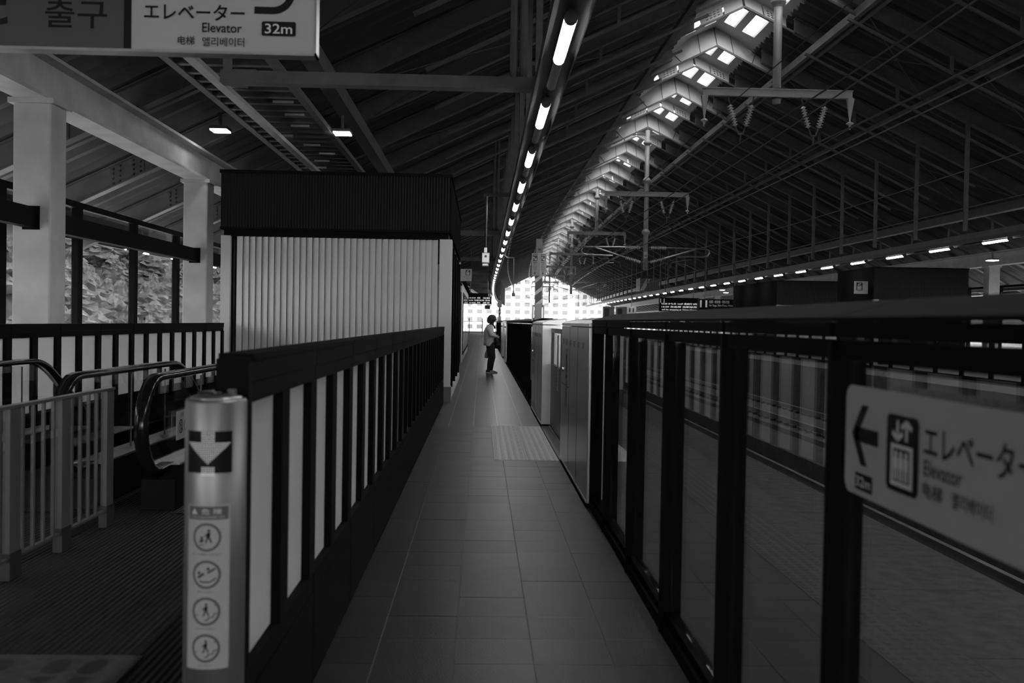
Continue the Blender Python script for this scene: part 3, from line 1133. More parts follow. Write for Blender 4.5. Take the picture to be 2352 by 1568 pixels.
def person_icon(f, x, y, s, run=0):
    f.disc(x + .05 * s, y + .62 * s, .13 * s, 10)
    f.poly([(x - .16 * s, y - .02 * s), (x + .14 * s, y - .08 * s), (x + .2 * s, y + .45 * s), (x - .06 * s, y + .45 * s)])
    f.line([(x - .05 * s, y), (x - .22 * s, y - .55 * s)], .13 * s)
    f.line([(x + .08 * s, y), (x + .3 * s, y - .5 * s)], .13 * s)
    f.line([(x, y + .38 * s), (x - .34 * s, y + .08 * s)], .1 * s)
caps = ['カート類をのせない', 'あそばない', 'のりださない', 'かけない']
for k, (zc, cap) in enumerate(zip((.319, .229, .140, .051), caps)):
    R = .0345
    f = Flat().ring(-.001, zc, R, R - .006)
    f.line([(-.001 - R * .66, zc + R * .66), (-.001 + R * .66, zc - R * .66)], .0045)
    f.to('prohibition_ring', 'greyprint', st, fr, .001)
    f = Flat()
    if k == 0:
        person_icon(f, .003, zc, .026)
        f.disc(-.0125, zc - .001, .0032)
        f.poly([(-.020, zc - .013), (-.008, zc - .011), (-.009, zc - .004), (-.014, zc - .005)])
        f.disc(-.016, zc - .018, .002, 8); f.disc(-.010, zc - .018, .002, 8)
    elif k == 1:
        f.disc(.004, zc + .014, .0036); f.disc(-.018, zc + .004, .0036)
        f.line([(.002, zc + .004), (.02, zc + .015)], .004)
        f.line([(-.021, zc - .008), (-.006, zc + .003)], .005)
        f.line([(-.016, zc - .014), (-.012, zc - .018), (.008, zc - .018), (.022, zc - .008)], .003)
    else:
        person_icon(f, -.001, zc + .002, .024)
        f.line([(-.025, zc - .010), (.022, zc + .016)], .0025)
        f.line([(-.004, zc - .021), (.004, zc - .021), (.006, zc - .014), (.016, zc - .014), (.018, zc - .006), (.026, zc - .004)], .0022)
    f.to('prohibition_figure', 'print', st, fr, .0014)
    w_ = .0052 * len(cap) * .75
    text(cap, 'print', st, fr, -.002 - w_, -.002 + w_, zc - R - .0095, zc - R - .004, dd=.0012)

# ================================================================== escalators
def escalator(xl, xr, label):
    """handrail centre lines at xl and xr; lands at y 6.3, descends away from y 8.9"""
    t = thing('escalator', ((xl + xr) / 2, 6.4, 0), label, 'escalator', None)
    zt, zb_, yn, ys = .88, .27, 6.58, 8.95
    r_ = (zt - zb_) / 2
    path = [(yn + .25, zb_)]
    for k in range(13):
        a = math.radians(270 - 15 * k)
        path.append((yn + r_ * math.cos(a) * .98, zb_ + r_ + r_ * math.sin(a)))
    path += [(7.5, zt), (8.3, zt)]
    for k in range(1, 7):
        a = math.radians(30 * k / 6)
        path.append((8.5 + 1.0 * math.sin(a), zt - 1.0 * (1 - math.cos(a))))
    y1, z1 = path[-1]
    path.append((y1 + 5.2, z1 - 5.2 * math.tan(math.radians(30))))
    for x, s in ((xl, 1), (xr, -1)):
        b = MB()
        prof = [(-.042, -.02), (.042, -.02), (.046, 0), (.036, .022), (-.036, .022), (-.046, 0)]
        rows_ = []
        for k, (y, z) in enumerate(path):
            a, c = path[max(k - 1, 0)], path[min(k + 1, len(path) - 1)]
            dy, dz = c[0] - a[0], c[1] - a[1]
            L = math.hypot(dy, dz)
            ny, nz = -dz / L, dy / L
            if k < 3: pass
            rows_.append(lambda u, v, y=y, z=z, ny=ny, nz=nz: (x + u, y + ny * v, z + nz * v))
        b.extr(prof, rows_)
        build(b, 'handrail', 'blackgloss', t, smooth=True)
        # glass balustrade below the rail
        gl = [(y, z - .03) for y, z in path[7:]]
        outline = [(x, y, z) for y, z in gl] + [(x, gl[-1][0], gl[-1][1] - .75), (x, 9.0, .1), (x, 6.75, .1)]
        build(MB().plate(outline, .01), 'balustrade_glass', 'glass', t)
        sk = [(6.62, 0), (6.62, .2), (6.75, .28), (9.0, .28), (y1 + 5.0, z1 - 3.55), (y1 + 5.0, z1 - 4.2), (9.2, -.4), (8.1, -.02)]
        b = MB().extr(sk, [(lambda a, h, xx=xx: (xx, a, h)) for xx in (x - .11, x + .11)])
        build(b, 'skirt', 'darkskirt', t)
        b = MB().extr([(6.75, .281), (9.0, .281), (9.0, .289), (6.75, .289)], [(lambda a, h, xx=xx: (xx, a, h)) for xx in (x - .1, x + .1)])
        build(b, 'deck_board', 'chrome', t)
        for yy in (7.6, 8.4):
            build(MB().box(x - .006, x + .006, yy, yy + .004, .29, zt - .04), 'glass_joint', 'steel_grey', t)
    build(MB().box(xl + .12, xr - .12, 6.5, 8.2, -.004, .004), 'comb_plate', 'step', t)
    for k in range(12):
        y = 8.2 + .4 * k
        z = -.02 - max(0, k - 1) * .2
        if k == 0:
            ss = build(MB().box(xl + .12, xr - .12, y, y + .4, z - .2, z), 'step', 'step', t)
        else:
            inst(ss, (0, .4 * k, z + .02), t)
    return t
e1 = escalator(-2.12, -.95, 'escalator with glass sides going down beside the long balustrade')
e2 = escalator(-3.82, -2.64, 'escalator with glass sides going down along the windows')
# instruction sticker on the inner glass of the nearer escalator
lb = build(MB().box(-2.105, -2.10, 6.95, 7.5, .42, .62), 'glass_sticker', 'sign', e1)
fr = frame_px(-2.10, 6.95, .42)
f = Flat()
for k in range(4):
    f.ring(.09 + .125 * k, .09, .05, .04, 20)
    f.line([(.055 + .125 * k, .125), (.125 + .125 * k, .055)], .008)
    f.line([(.09 + .125 * k, .06), (.10 + .125 * k, .12)], .016)
f.to('sticker_print', 'print', lb, fr)
text('注意', 'print', lb, fr, .08, .15, .16, .185)

# barrier with bars and glass between the two landings
t = thing('landing_barrier', (-2.26, 4.8, 0), 'low barrier of upright bars and glass between the two escalator landings', 'barrier')
for y in (3.6, 4.87, 5.46, 6.1):
    p_ = build(MB().box(-2.275, -2.24, y - .06, y + .05, 0, .825), 'post', 'gate_cap', t)
    build(MB().box(-2.285, -2.235, y - .065, y + .055, 0, .13), 'foot', 'bolt', p_)
build(MB().box(-2.28, -2.235, 2.6, 6.16, .825, .84), 'top_rail', 'chrome', t)
build(MB().box(-2.262, -2.252, 2.6, 6.14, .1, .82), 'pane', 'glass', t)
build(MB().box(-2.27, -2.245, 2.6, 6.14, .095, .108), 'bottom_rail', 'gate_cap', t)
y = 4.15
while y < 6.1:
    if min(abs(y - q) for q in (4.87, 5.46, 6.1)) > .08:
        build(MB().box(-2.266, -2.25, y - .009, y + .009, .1, .825), 'bar', 'gate_cap', t)
    y += .118
# mat with footprints
t = thing('footprint_mat', (-1.6, 3.6, 0), 'dark mat with printed footprints on the ribbed landing', 'mat')
build(MB().box(-2.1, -1.25, 3.38, 3.76, -.004, .004), 'mat', mat('mat_grey', .09, .7, var=.2, scale=20), t)
for x in (-1.86, -1.73, -1.52, -1.39):
    Flat().rrect(x - .042, x + .042, 3.56, 3.71, .04).to('footprint_sole', 'bolt', t, frame_z(0, 0, .004))
    Flat().rrect(x - .036, x + .036, 3.47, 3.53, .028).to('footprint_heel', 'bolt', t, frame_z(0, 0, .004))

# ================================================================== lamps
def lamp_row(sd, x, z, y0, n_, label, glabel):
    tr = thing('lamp_trough', (x, 60, z), label, 'lamp trough')
    yb = y0 - 6
    b = MB()
    ye = y0 + 3 * n_
    b.box(x - .15, x + .15, yb, ye, z + .10, z + .16, NSEG)
    build(b, 'channel', 'trough', tr, bend=True)
    for s in (-1, 1):
        build(MB().box(x + s * .15 - .006, x + s * .15 + .006, yb, ye, z + .05, z + .16, NSEG), 'channel_side', 'trough', tr, bend=True)
    build(MB().box(x - .06, x + .06, yb, ye, z + .16, z + .32, NSEG), 'carrier_beam', 'steel_grey', tr, bend=True)
    src = None
    for k in range(n_):
        y = y0 + 3 * k
        off = y < (8 if sd == 'left' else 24)     # the trough runs on above and beside the picture
        t = thing('tube_lamp_offscreen' if off else 'tube_lamp', (x + drift(y), y, z), glabel, 'lamp', 'tube lamps ' + sd)
        if src is None:
            p = t.location
            arc = lambda r, a0, a1: [(r * math.cos(math.radians(a0 + (a1 - a0) * i / 10)), r * math.sin(math.radians(a0 + (a1 - a0) * i / 10))) for i in range(11)]
            build(MB().extr(arc(.048, 185, 355), [(lambda a, h, yy=yy: (p.x + a, yy, z + .03 + h)) for yy in (y - .6, y + .6)]), 'lit_tube_offscreen', 'lamp', t)
            build(MB().extr(arc(.055, -4, 184), [(lambda a, h, yy=yy: (p.x + a, yy, z + .032 + h)) for yy in (y - .62, y + .62)]), 'lamp_housing', 'cover', t)
            build(MB().tube([(p.x, y + .64, z + .03), (p.x, y + 1.6, z + .03)], .046, 12), 'cover_tube', 'cover', t, smooth=False)
            build(MB().tube([(p.x, y + .6, z + .03), (p.x, y + .64, z + .03)], .052, 12), 'collar', 'bolt', t)
            build(MB().tube([(p.x, y - .68, z + .03), (p.x, y - .6, z + .03)], .052, 12), 'collar', 'bolt', t)
            build(MB().box(p.x - .02, p.x + .02, y - .66, y - .6, z + .06, z + .11), 'bracket', 'bolt', t)
            build(MB().box(p.x - .02, p.x + .02, y + 1.5, y + 1.56, z + .06, z + .11), 'bracket', 'bolt', t)
            src = t
        else:
            for ch in src.children:
                c = ch.copy(); C.objects.link(c); c.parent = t
                c.name = ch.name.split('.')[0].replace('_offscreen', '') + ('_offscreen' if off and 'lit_tube' in ch.name else '')
lamp_row('left', .654, 3.62, 2.41, 42, 'long lamp trough hung over the tiled walkway', 'glowing tube lamp in the trough over the tiled walkway')
lamp_row('right', mir(.62), 3.46, 12.3, 42, 'long lamp trough hung over the platform across the tracks', 'glowing tube lamp in the trough across the tracks')

# flood lamps beside the cable ladder and on the far platform
def flood(x, y, z, label, group=None):
    t = thing('flood_lamp', (x, y, z), label, 'lamp', group)
    build(MB().box(x - .14, x + .14, y - .16, y + .16, z + .02, z + .07), 'housing', 'steel_grey', t, bevel=.01)
    build(MB().box(x - .13, x + .13, y - .14, y + .14, z, z + .02), 'lens', 'lamp2', t)
    build(MB().box(x - .02, x + .02, y - .02, y + .02, z + .07, z + .3), 'stem', 'steel', t)
flood(-4.2, 16.0, 4.22, 'square flood lamp above the louvred lift shaft, next to the window columns')
flood(-2.27, 16.0, 4.22, 'square flood lamp above the louvred lift shaft, right of the cable ladder beside the walkway')
for k, (x, y) in enumerate(((15.6, 30.1), (15.6, 58.3), (15.5, 64), (16.6, 67.5))):
    flood(x, y, (3.4, 3.6, 3.56, 3.51)[k], 'small round-looking downlight glowing over the platform across the tracks', 'downlights across the tracks')

# cable ladder
t = thing('cable_ladder', (-3.1, 16, 4.25), 'hanging cable ladder with many rungs above the lift shaft', 'cable ladder')
for x in (-3.7, -2.5):
    build(MB().box(x - .02, x + .02, 5, 40, 4.25, 4.36), 'side_rail', 'steel_grey', t)
    build(MB().box(x - .05, x + .05, 5, 40, 4.245, 4.255), 'side_flange', 'steel_grey', t)
rs = build(MB().box(-3.7, -2.5, 5.2, 5.3, 4.26, 4.33), 'rung', 'steel_grey', t)
c1 = build(MB().box(-3.0, -2.72, 5.36, 5.39, 4.22, 4.25), 'cable_clip', 'chrome', t)
for k in range(1, 80):
    inst(rs, (0, .42 * k, 0), t)
    if k % 2 == 0:
        inst(c1, (random.uniform(-.4, .1), .42 * k, 0), t)
build(MB().box(-3.31, -3.19, 5, 40, 4.10, 4.16), 'centre_strip', 'column', t)
# cables hanging under the ladder
for x in (-3.52, -3.44, -2.9):
    build(MB().tube([(x, 5, 4.36), (x, 40, 4.36)], .022, 6), 'cable', 'blackgloss', t)

# cross beams from the columns to the lamp trough
for y, nm in ((10.7, 'grey cross beam in front of the lift shaft, carrying the lamp trough'), (28.7, 'grey cross beam behind the lift shaft, carrying the lamp trough'), (40.7, 'grey cross beam above the waiting room'),
              (52.7, 'grey cross beam just before the departure board'), (64.7, 'grey cross beam beyond the departure board'), (76.7, 'most distant grey cross beam under the lamp trough')):
    t = thing('cross_beam', (-2 + drift(y), y, 3.75), nm, 'beam')
    d = drift(y)
    b = MB().box(-2.8 + d, .545 + d, y - .07, y + .07, 3.77, 3.885)
    build(b, 'beam', 'steel_grey', t)
    build(MB().box(-2.8 + d, .545 + d, y - .09, y + .09, 3.752, 3.77), 'lower_flange', 'steel_grey', t)
    build(MB().box(.545 + d, .56 + d, y - .1, y + .1, 3.73, 3.92), 'end_plate', 'steel_grey', t)
    build(MB().box(-2.78 + d, -2.7 + d, y - .04, y + .04, 3.885, zroof(-2.74) - .4), 'hanger', 'steel', t)
    for x in (.40, .30):
        build(MB().tube([(x + d, y + .12, 3.8), (x + d, y + .12, zroof(x) - .4)], .045, 10), 'conduit', 'steel_grey', t)

# ================================================================== hanging direction sign (its upper half is above the picture)
t = thing('exit_sign', (-1.9, 4.54, 2.45), 'large hanging direction sign with exit and lift halves, framed in bright metal', 'sign')
yf = 4.5
build(MB().box(-3.3, -.768, yf, yf + .07, 2.462, 3.0), 'case', 'sign', t)
build(MB().box(-3.31, -.76, yf - .004, yf + .075, 2.452, 2.463), 'frame_bottom', 'chrome', t)
build(MB().box(-.769, -.76, yf - .004, yf + .075, 2.452, 3.01), 'frame_side', 'chrome', t)
build(MB().box(-3.31, -.76, yf - .004, yf + .075, 3.0, 3.012), 'frame_top', 'chrome', t)
build(MB().box(-3.3, -1.61, yf - .003, yf, 2.465, 2.998), 'exit_panel', 'sign_grey', t)
build(MB().box(-1.61, -1.578, yf - .004, yf, 2.465, 2.998), 'divider', 'print', t)
for x in (-2.9, -1.2):
    build(MB().tube([(x, yf + .035, 3.0), (x, yf + .035, zroof(x) - .2)], .02, 8), 'hanger', 'steel_grey', t)
fr = frame_y(0, yf - .004, 0)
text('출구', 'print', t, fr, -1.955, -1.683, 2.548, 2.675, bold=.01)
text('Exit', 'print', t, fr, -2.55, -2.118, 2.555, 2.72, bold=.02)
text('出口', 'print', t, fr, -2.55, -1.683, 2.74, 2.94, bold=.01)
text('エレベーター', 'print', t, fr, -1.521, -1.078, 2.597, 2.668, bold=.012)
text('Elevator', 'print', t, fr, -1.265, -1.09, 2.545, 2.587, bold=.008)
text('电梯', 'print', t, fr, -1.372, -1.298, 2.487, 2.526, bold=.006)
text('엘리베이터', 'print', t, fr, -1.264, -1.078, 2.483, 2.524, bold=.004)
Flat().rrect(-1.002, -.851, 2.536, 2.6, .008).to('distance_panel', 'print', t, fr)
text('32m', 'whiteprint', t, fr, -.988, -.867, 2.546, 2.590, bold=.008, dd=.002)
f = Flat()
f.rect(-1.035, -.955, 2.633, 2.664)
for k in range(10):
    a, c = math.radians(-90 + 9 * k), math.radians(-81 + 9 * k)
    cx, cz, r1, r2 = -.955, 2.733, .1, .069
    f.poly([(cx + r1 * math.cos(a), cz + r1 * math.sin(a)), (cx + r1 * math.cos(c), cz + r1 * math.sin(c)), (cx + r2 * math.cos(c), cz + r2 * math.sin(c)), (cx + r2 * math.cos(a), cz + r2 * math.sin(a))])
f.rect(-.886, -.855, 2.733, 2.86)
f.poly([(-.93, 2.85), (-.811, 2.85), (-.8705, 2.94)])
f.to('turn_arrow', 'print', t, fr, .001)
lift_icon(t, fr, -1.25, -1.08, 2.70, 2.93)

# ================================================================== smaller signs and hanging gear along the platform
t = thing('lift_flag_sign', (-.38, 22.62, 2.19), 'small white lift sign with black pictogram on the rear corner of the lift shaft', 'sign')
build(MB().box(-.51, -.25, 22.6, 22.64, 2.19, 2.46), 'board', 'sign', t)
build(MB().box(-.6, -.5, 22.59, 22.65, 2.26, 2.4), 'bracket', 'steel', t)
fr = frame_y(0, 22.6, 0)
lift_icon(t, fr, -.385, -.285, 2.32, 2.44)
text('エレベーター', 'print', t, fr, -.45, -.27, 2.27, 2.30)
text('Elevator', 'print', t, fr, -.37, -.27, 2.235, 2.257)

def board(x0, x1, y, z0, z1, label, name='departure_board', num='12', numleft=False, lines=(), plain=None):
    t = thing(name, ((x0 + x1) / 2, y, z0), label, 'departure board' if name == 'departure_board' else 'sign')
    build(MB().box(x0, x1, y, y + .25, z0, z1), 'case', 'black', t)
    W, H = x1 - x0, z1 - z0
    fr = frame_y(x0, y, z0)
    if numleft: text(num, 'whiteprint', t, fr, .02 * W, .13 * W, .62 * H, .92 * H, bold=.02) if lines else text(num, 'whiteprint', t, fr, .03 * W, .2 * W, .25 * H, .88 * H, bold=.03)
    else: text(num, 'whiteprint', t, fr, .87 * W, .985 * W, .72 * H, .96 * H, bold=.02)
    n_ = len(lines)
    for k, s in enumerate(lines):
        v = .62 - .22 * k
        text(s, 'ledtext', t, fr, .06 * W, .94 * W, (v - .13) * H, v * H, name='led_text', bold=.01)
    if plain:
        text(plain[0], 'whiteprint', t, fr, .25 * W, .72 * W, .62 * H, .88 * H)
        text(plain[1], 'whiteprint', t, fr, .25 * W, .84 * W, .3 * H, .52 * H)
    for q in (.15, .85):
        build(MB().tube([(x0 + q * W, y + .12, z1), (x0 + q * W, y + .12, zroof(x0 + q * W) + .08)], .025, 6), 'hanger', 'steel', t)
    return t
board(-.95, .56, 60, 2.33, 2.98, 'black departure board numbered 12 hanging over the walkway', num='12', lines=('16:04 発  当駅', '16:04 当駅始発 長崎', '16:04 発  博多'))
t = thing('platform_number_sign', (.32, 62, 2.05), 'small sign with number 12 below the departure board', 'sign')
build(MB().box(.15, .5, 62, 62.06, 2.05, 2.3), 'board', 'sign_grey', t)
build(MB().tube([(.32, 62.03, 2.3), (.32, 62.03, zroof(.32) + .08)], .02, 6), 'hanger', 'steel', t)
text('12', 'print', t, frame_y(0, 62, 0), .27, .46, 2.09, 2.26, bold=.02)
board(11.6, 14.25, 65, 2.15, 3.05, 'long lit departure board numbered 11 across the tracks', num='11', numleft=True, lines=('16:20 かもめ 16:07 長崎行 8両', '16:20 自由席 当駅始発', 'will be stopping at Takeo-Onsen'))
t = board(12.1, 14.5, 55.4, 2.13, 2.75, 'black sign with large number 11 and place names across the tracks', name='platform_sign', num='11', numleft=True, plain=('佐賀・新鳥栖・博多方面', 'for Saga, Shin-Tosu, Hakata'))
build(MB().box(14.1, 14.5, 55.39, 55.4, 2.14, 2.3), 'notice', 'sign_grey', t)
t = thing('platform_number_sign', (12.4, 85, 2.2), 'small white sign with number 11 across the tracks', 'sign')
d = drift(85)
build(MB().box(12.1 + d, 12.9 + d, 85, 85.06, 2.2, 2.75), 'board', 'sign', t)
text('11', 'print', t, frame_y(0, 84.99, 0), 12.3 + d, 12.7 + d, 2.3, 2.65, bold=.03)
build(MB().tube([(12.5 + d, 85.03, 2.75), (12.5 + d, 85.03, zroof(12.5) + .1)], .03, 6), 'hanger', 'steel', t)

# camera box on a drop pipe, and loudspeaker on a drop pipe
t = thing('camera_box', (.05, 20, 2.4), 'pale camera box hanging on a pipe over the walkway', 'camera')
build(MB().box(-.03, .13, 19.95, 20.15, 2.45, 2.66), 'case', 'gate', t, bevel=.015)
build(MB().box(-.02, .11, 19.97, 20.1, 2.385, 2.45), 'lower_case', 'gate', t, bevel=.015)
build(MB().box(.03, .075, 19.945, 19.955, 2.56, 2.605), 'lens', 'blackgloss', t)
build(MB().box(.02, .08, 20, 20.06, 2.66, 2.76), 'neck', 'gate', t)
build(MB().tube([(.05, 20.03, 2.76), (.05, 20.03, 3.83)], .022, 8), 'drop_pipe', 'steel_grey', t)
build(MB().box(.0, .56, 20.0, 20.06, 3.79, 3.85), 'arm', 'steel_grey', t)
t = thing('loudspeaker', (1.12, 36, 2.2), 'small loudspeaker hanging on a thin pipe below the lamp trough', 'loudspeaker')
build(MB().box(1.06, 1.18, 35.95, 36.07, 2.2, 2.33), 'case', 'gate_cap', t, bevel=.01)
build(MB().box(1.09, 1.15, 35.98, 36.04, 2.33, 2.4), 'neck', 'gate_cap', t)
build(MB().tube([(1.12, 36, 2.4), (1.12, 36, 3.62)], .02, 8), 'drop_pipe', 'steel_grey', t)
build(MB().tube([(1.12, 36, 3.6), (.9, 36, 3.6), (.72, 36, 3.76)], .03, 8), 'arm', 'steel_grey', t)

# ================================================================== striped emergency stop pillars
def stop_pillar(x, y, label):
    t = thing('stop_pillar', (x, y, 0), label, 'pillar')
    r = .05
    src_n = 24
    sh = build(MB().box(x - r, x + r, y - r, y + r, 0, 2.55), 'shaft', 'stripe', t)
    # diagonal pale bands wrapped on the two visible faces
    for z in (1.55, 1.74, 1.93):
        b = MB().add([(x - r, y - r - .002, z - .05), (x + r, y - r - .002, z + .03), (x + r, y - r - .002, z + .09), (x - r, y - r - .002, z + .01)], [(0, 1, 2, 3)])
        b.add([(x - r - .002, y + r, z - .13), (x - r - .002, y - r, z - .05), (x - r - .002, y - r, z + .01), (x - r - .002, y + r, z - .07)], [(0, 1, 2, 3)])
        build(b, 'stripe', 'whiteprint', sh)
    build(MB().box(x - .055, x + .055, y - .06, y + .06, .3, 1.56), 'button_cabinet', 'sign', t, bevel=.004)
    for s in (-1, 1):
        build(MB().tube([(x + s * .085, y, .4), (x + s * .085, y, 1.55)], .014, 8), 'guard_tube', 'gate', t)
        for z in (1.34, 1.53):
            build(MB().box(min(x + s * .05, x + s * .09), max(x + s * .05, x + s * .09), y - .01, y + .01, z - .01, z + .01), 'guard_clip', 'gate_cap', t)
    # folded notice: two faces meeting at the ridge towards the walkway end
    z0, z1 = 1.99, 2.33
    for s in (-1, 1):
        a0, a1 = Vector((x, y - .13, 0)), Vector((x + s * .11, y - .02, 0))
        p = build(MB().plate([(a0.x, a0.y, z0), (a1.x, a1.y, z0), (a1.x, a1.y, z1), (a0.x, a0.y, z1)], .006 * -s), 'notice', 'sign', t)
        L = (a1 - a0).length
        dirv = (a1 - a0) / L
        nrm = Vector((dirv.y, -dirv.x, 0)) * (1 if s > 0 else -1)
        def fr(u, v, d=0, s=s, a0=a0, dirv=dirv, nrm=nrm, L=L):
            q = u if s > 0 else L - u
            pt = a0 + dirv * q + nrm * (d + .0075)
            return Vector((pt.x, pt.y, z0 + v))
        Flat().rect(.03, .115, .225, .325).to('stop_panel', 'print', p, fr, .001)
        text('STOP', 'whiteprint', p, fr, .037, .108, .292, .318, bold=.02, dd=.002)
        Flat().rect(.037, .066, .265, .283).rect(.037, .045, .235, .265).rect(.058, .066, .235, .265).rrect(.075, .108, .232, .262, .01).rect(.087, .096, .262, .285).to('stop_figure', 'whiteprint', p, fr, .002)
        text('非常停止', 'print', p, fr, .028, .118, .185, .208, dd=.001)
        text('ボタン', 'print', p, fr, .045, .105, .155, .176, dd=.001)
        text('Emergency', 'print', p, fr, .03, .115, .125, .14, dd=.001)
        text('train stop', 'print', p, fr, .038, .11, .105, .119, dd=.001)
        text('button', 'print', p, fr, .05, .10, .085, .099, dd=.001)
        f = Flat().line([(.073, .065), (.073, .025)], .007).line([(.055, .043), (.073, .022), (.091, .043)], .008)
        f.to('arrow', 'print', p, fr, .001)
    build(MB().box(x - .045, x + .045, y - .045, y + .045, 2.33, 2.40), 'neck', 'bolt', t)
    build(MB().lathe([(.055, 2.38), (.055, 2.42), (.04, 2.44), (.05, 2.46), (.05, 2.53), (.03, 2.55)], (x, y, 0), 16), 'beacon', 'steel_grey', t, smooth=True)
    return t
stop_pillar(.855, 15.2, 'striped emergency stop pillar with folded notice above the grey gate housing')
stop_pillar(.85, 48.5, 'distant striped emergency stop pillar behind the standing person')

# ================================================================== catenary masts hanging from the ridge, and wires
def ins_string(b_parent, p0, p1, r, n_):
    p0, p1 = Vector(p0), Vector(p1)
    pts, rs = [], []
    for k in range(n_ * 4 + 1):
        pts.append(p0.lerp(p1, k / (n_ * 4)))
        rs.append((.35, .45, 1.0, .45)[k % 4] * r)
    return build(MB().tube(pts, rs, 10), 'insulator', 'ceramic', b_parent)
def mast(y, long_, label):
    x = XR
    t = thing('catenary_mast', (x + drift(y), y, 3.4 if long_ else 6.3), label, 'mast')
    d = drift(y)
    x = x + d
    zbot = 3.5 if long_ else 6.38
    pr = .095
    build(MB().tube([(x, y, zbot), (x, y, 9.2)], pr, 16), 'pole', 'pole', t, smooth=True)
    for z in ([8.7, 7.15, 5.05] if long_ else [8.7]):
        b = MB().lathe([(pr, z - .14), (pr + .02, z - .1), (pr + .08, z - .03), (pr + .08, z + .02), (pr + .015, z + .1), (pr, z + .12)], (x, y, 0), 16)
        build(b, 'flange', 'pole', t)
    # head plate under the ridge
    b = MB()
    for s in (-1, 1):
        b.bar((x, y, 9.33), (x + s * .62, y, 9.02), .06, .05)
    b.bar((x - .62, y, 9.02), (x + .62, y, 9.02), .08, .05)
    b.bar((x, y, 9.02), (x, y, 9.33), .04, .04, (0, 1, 0))
    build(b, 'head_bracket', 'steel', t)
    # cross arm
    b = MB()
    for z0, z1, hw in ((6.5, 6.52, .06), (6.52, 6.66, .01), (6.66, 6.68, .06)):
        b.box(x - 1.72, x + 1.72, y - hw - .1, y + hw - .1, z0, z1)
    build(b, 'cross_arm', 'pole', t)
    build(MB().lathe([(pr + .02, 6.47), (pr + .02, 6.52)], (x, y, 0), 16), 'clamp', 'steel', t)
    build(MB().lathe([(pr + .02, 6.66), (pr + .02, 6.71)], (x, y, 0), 16), 'clamp', 'steel', t)
    for s in (-1, 1):
        for a in (-.29, .29):
            xa, xb = x + s * .84 + a, x + s * .84 + a * .25
            build(MB().tube([(xa, y - .1, 6.5), (xa - a * .12, y - .1, 6.3)], .018, 6), 'link', 'steel_grey', t)
            ins_string(t, (xa - a * .12, y - .1, 6.3), (xb + a * .15, y - .1, 5.82), .075, 8)
            build(MB().tube([(xb + a * .15, y - .1, 5.82), (xb, y - .1, 5.7)], .016, 6), 'link', 'steel_grey', t)
        b = MB().tube([(x + s * .84 - .08, y - .1, 5.72), (x + s * .84 - .05, y - .1, 5.64), (x + s * .84 + .05, y - .1, 5.64), (x + s * .84 + .08, y - .1, 5.72)], .022, 6)
        b.tube([(x + s * .84, y - .1, 5.64), (x + s * .84, y - .1, 5.44)], .022, 6)
        build(b, 'yoke', 'steel_grey', t)
        # end droppers
        b = MB().add([(x + s * 1.6, y - .16, 6.5), (x + s * 1.75, y - .16, 6.5), (x + s * 1.70, y - .1, 6.05), (x + s * 1.65, y - .1, 6.05),
                      (x + s * 1.6, y - .04, 6.5), (x + s * 1.75, y - .04, 6.5)], [(0, 1, 2, 3), (4, 5, 2, 3), (0, 4, 3), (1, 5, 2)])
        build(b, 'end_hanger', 'pole', t)
        b = MB().lathe([(.02, 6.05), (.02, 5.98), (.08, 5.95), (.085, 5.93), (.03, 5.90), (.02, 5.8)], (x + s * 1.675, y - .1, 0), 12)
        build(b, 'disc_insulator', 'ceramic', t)
    if long_:
        for s in (-1, 1):
            def P(dx, z): return (x + s * dx, y - .05, z)
            build(MB().tube([P(.1, 4.42), P(.22, 4.42)], .03, 8), 'pivot', 'steel', t)
            ins_string(t, P(.22, 4.42), P(.85, 4.42), .075, 9)
            build(MB().tube([P(.85, 4.42), P(2.45, 4.40), P(2.6, 4.36), P(2.64, 4.25), P(2.55, 4.12), P(2.4, 4.08), P(1.35, 4.06)], .03, 8), 'upper_tube', 'chrome', t)
            build(MB().tube([P(.1, 3.8), P(.2, 3.82)], .03, 8), 'pivot', 'steel', t)
            ins_string(t, P(.2, 3.82), P(.82, 4.0), .075, 9)
            build(MB().tube([P(.82, 4.0), P(2.05, 4.38)], .028, 8), 'bracket_tube', 'chrome', t)
            build(MB().tube([P(1.35, 4.06), P(1.2, 4.34)], .015, 6), 'dropper', 'steel_grey', t)
            build(MB().tube([P(1.0, 3.6), P(1.05, 3.8), P(1.6, 3.92), P(1.9, 3.94)], .025, 6), 'steady_arm', 'steel_grey', t)
            build(MB().tube([P(1.3, 3.78), P(1.6, 3.76), P(2.2, 3.5)], .018, 6), 'registration_arm', 'chrome', t)
        pl = build(MB().box(x - .075, x + .075, y - .112, y - .098, 3.98, 4.24), 'number_plate', 'sign', t)
        text(str(40), 'print', pl, frame_y(x, y - .113, 4.0), -.05, .05, .02, .11)
    return t
for k in range(8):
    y = 22.7 + 18 * k
    mast(y, k % 2 == 1, ('short', 'long')[k % 2] + ' grey catenary mast hanging from the ridge, %s counted towards the open gable' % ('first', 'second', 'third', 'fourth', 'fifth', 'sixth', 'seventh', 'eighth')[k])
def wire(pts, r, label, name='overhead_wire', sag=0.0):
    P = []
    for (a, c) in zip(pts, pts[1:]):
        a, c = Vector(a), Vector(c)
        n_ = max(2, int((c - a).length / 3))
        for k in range(n_):
            q = a.lerp(c, k / n_)
            s = k / n_
            q.z -= sag * 4 * s * (1 - s)
            P.append(q)
    P.append(Vector(pts[-1]))
    tag(build(MB().tube(P, r, 5), name, 'wire', bend=True), label, 'wire')
ys = [4.7 - 18] + [4.7 + 18 * k for k in range(0, 9)]
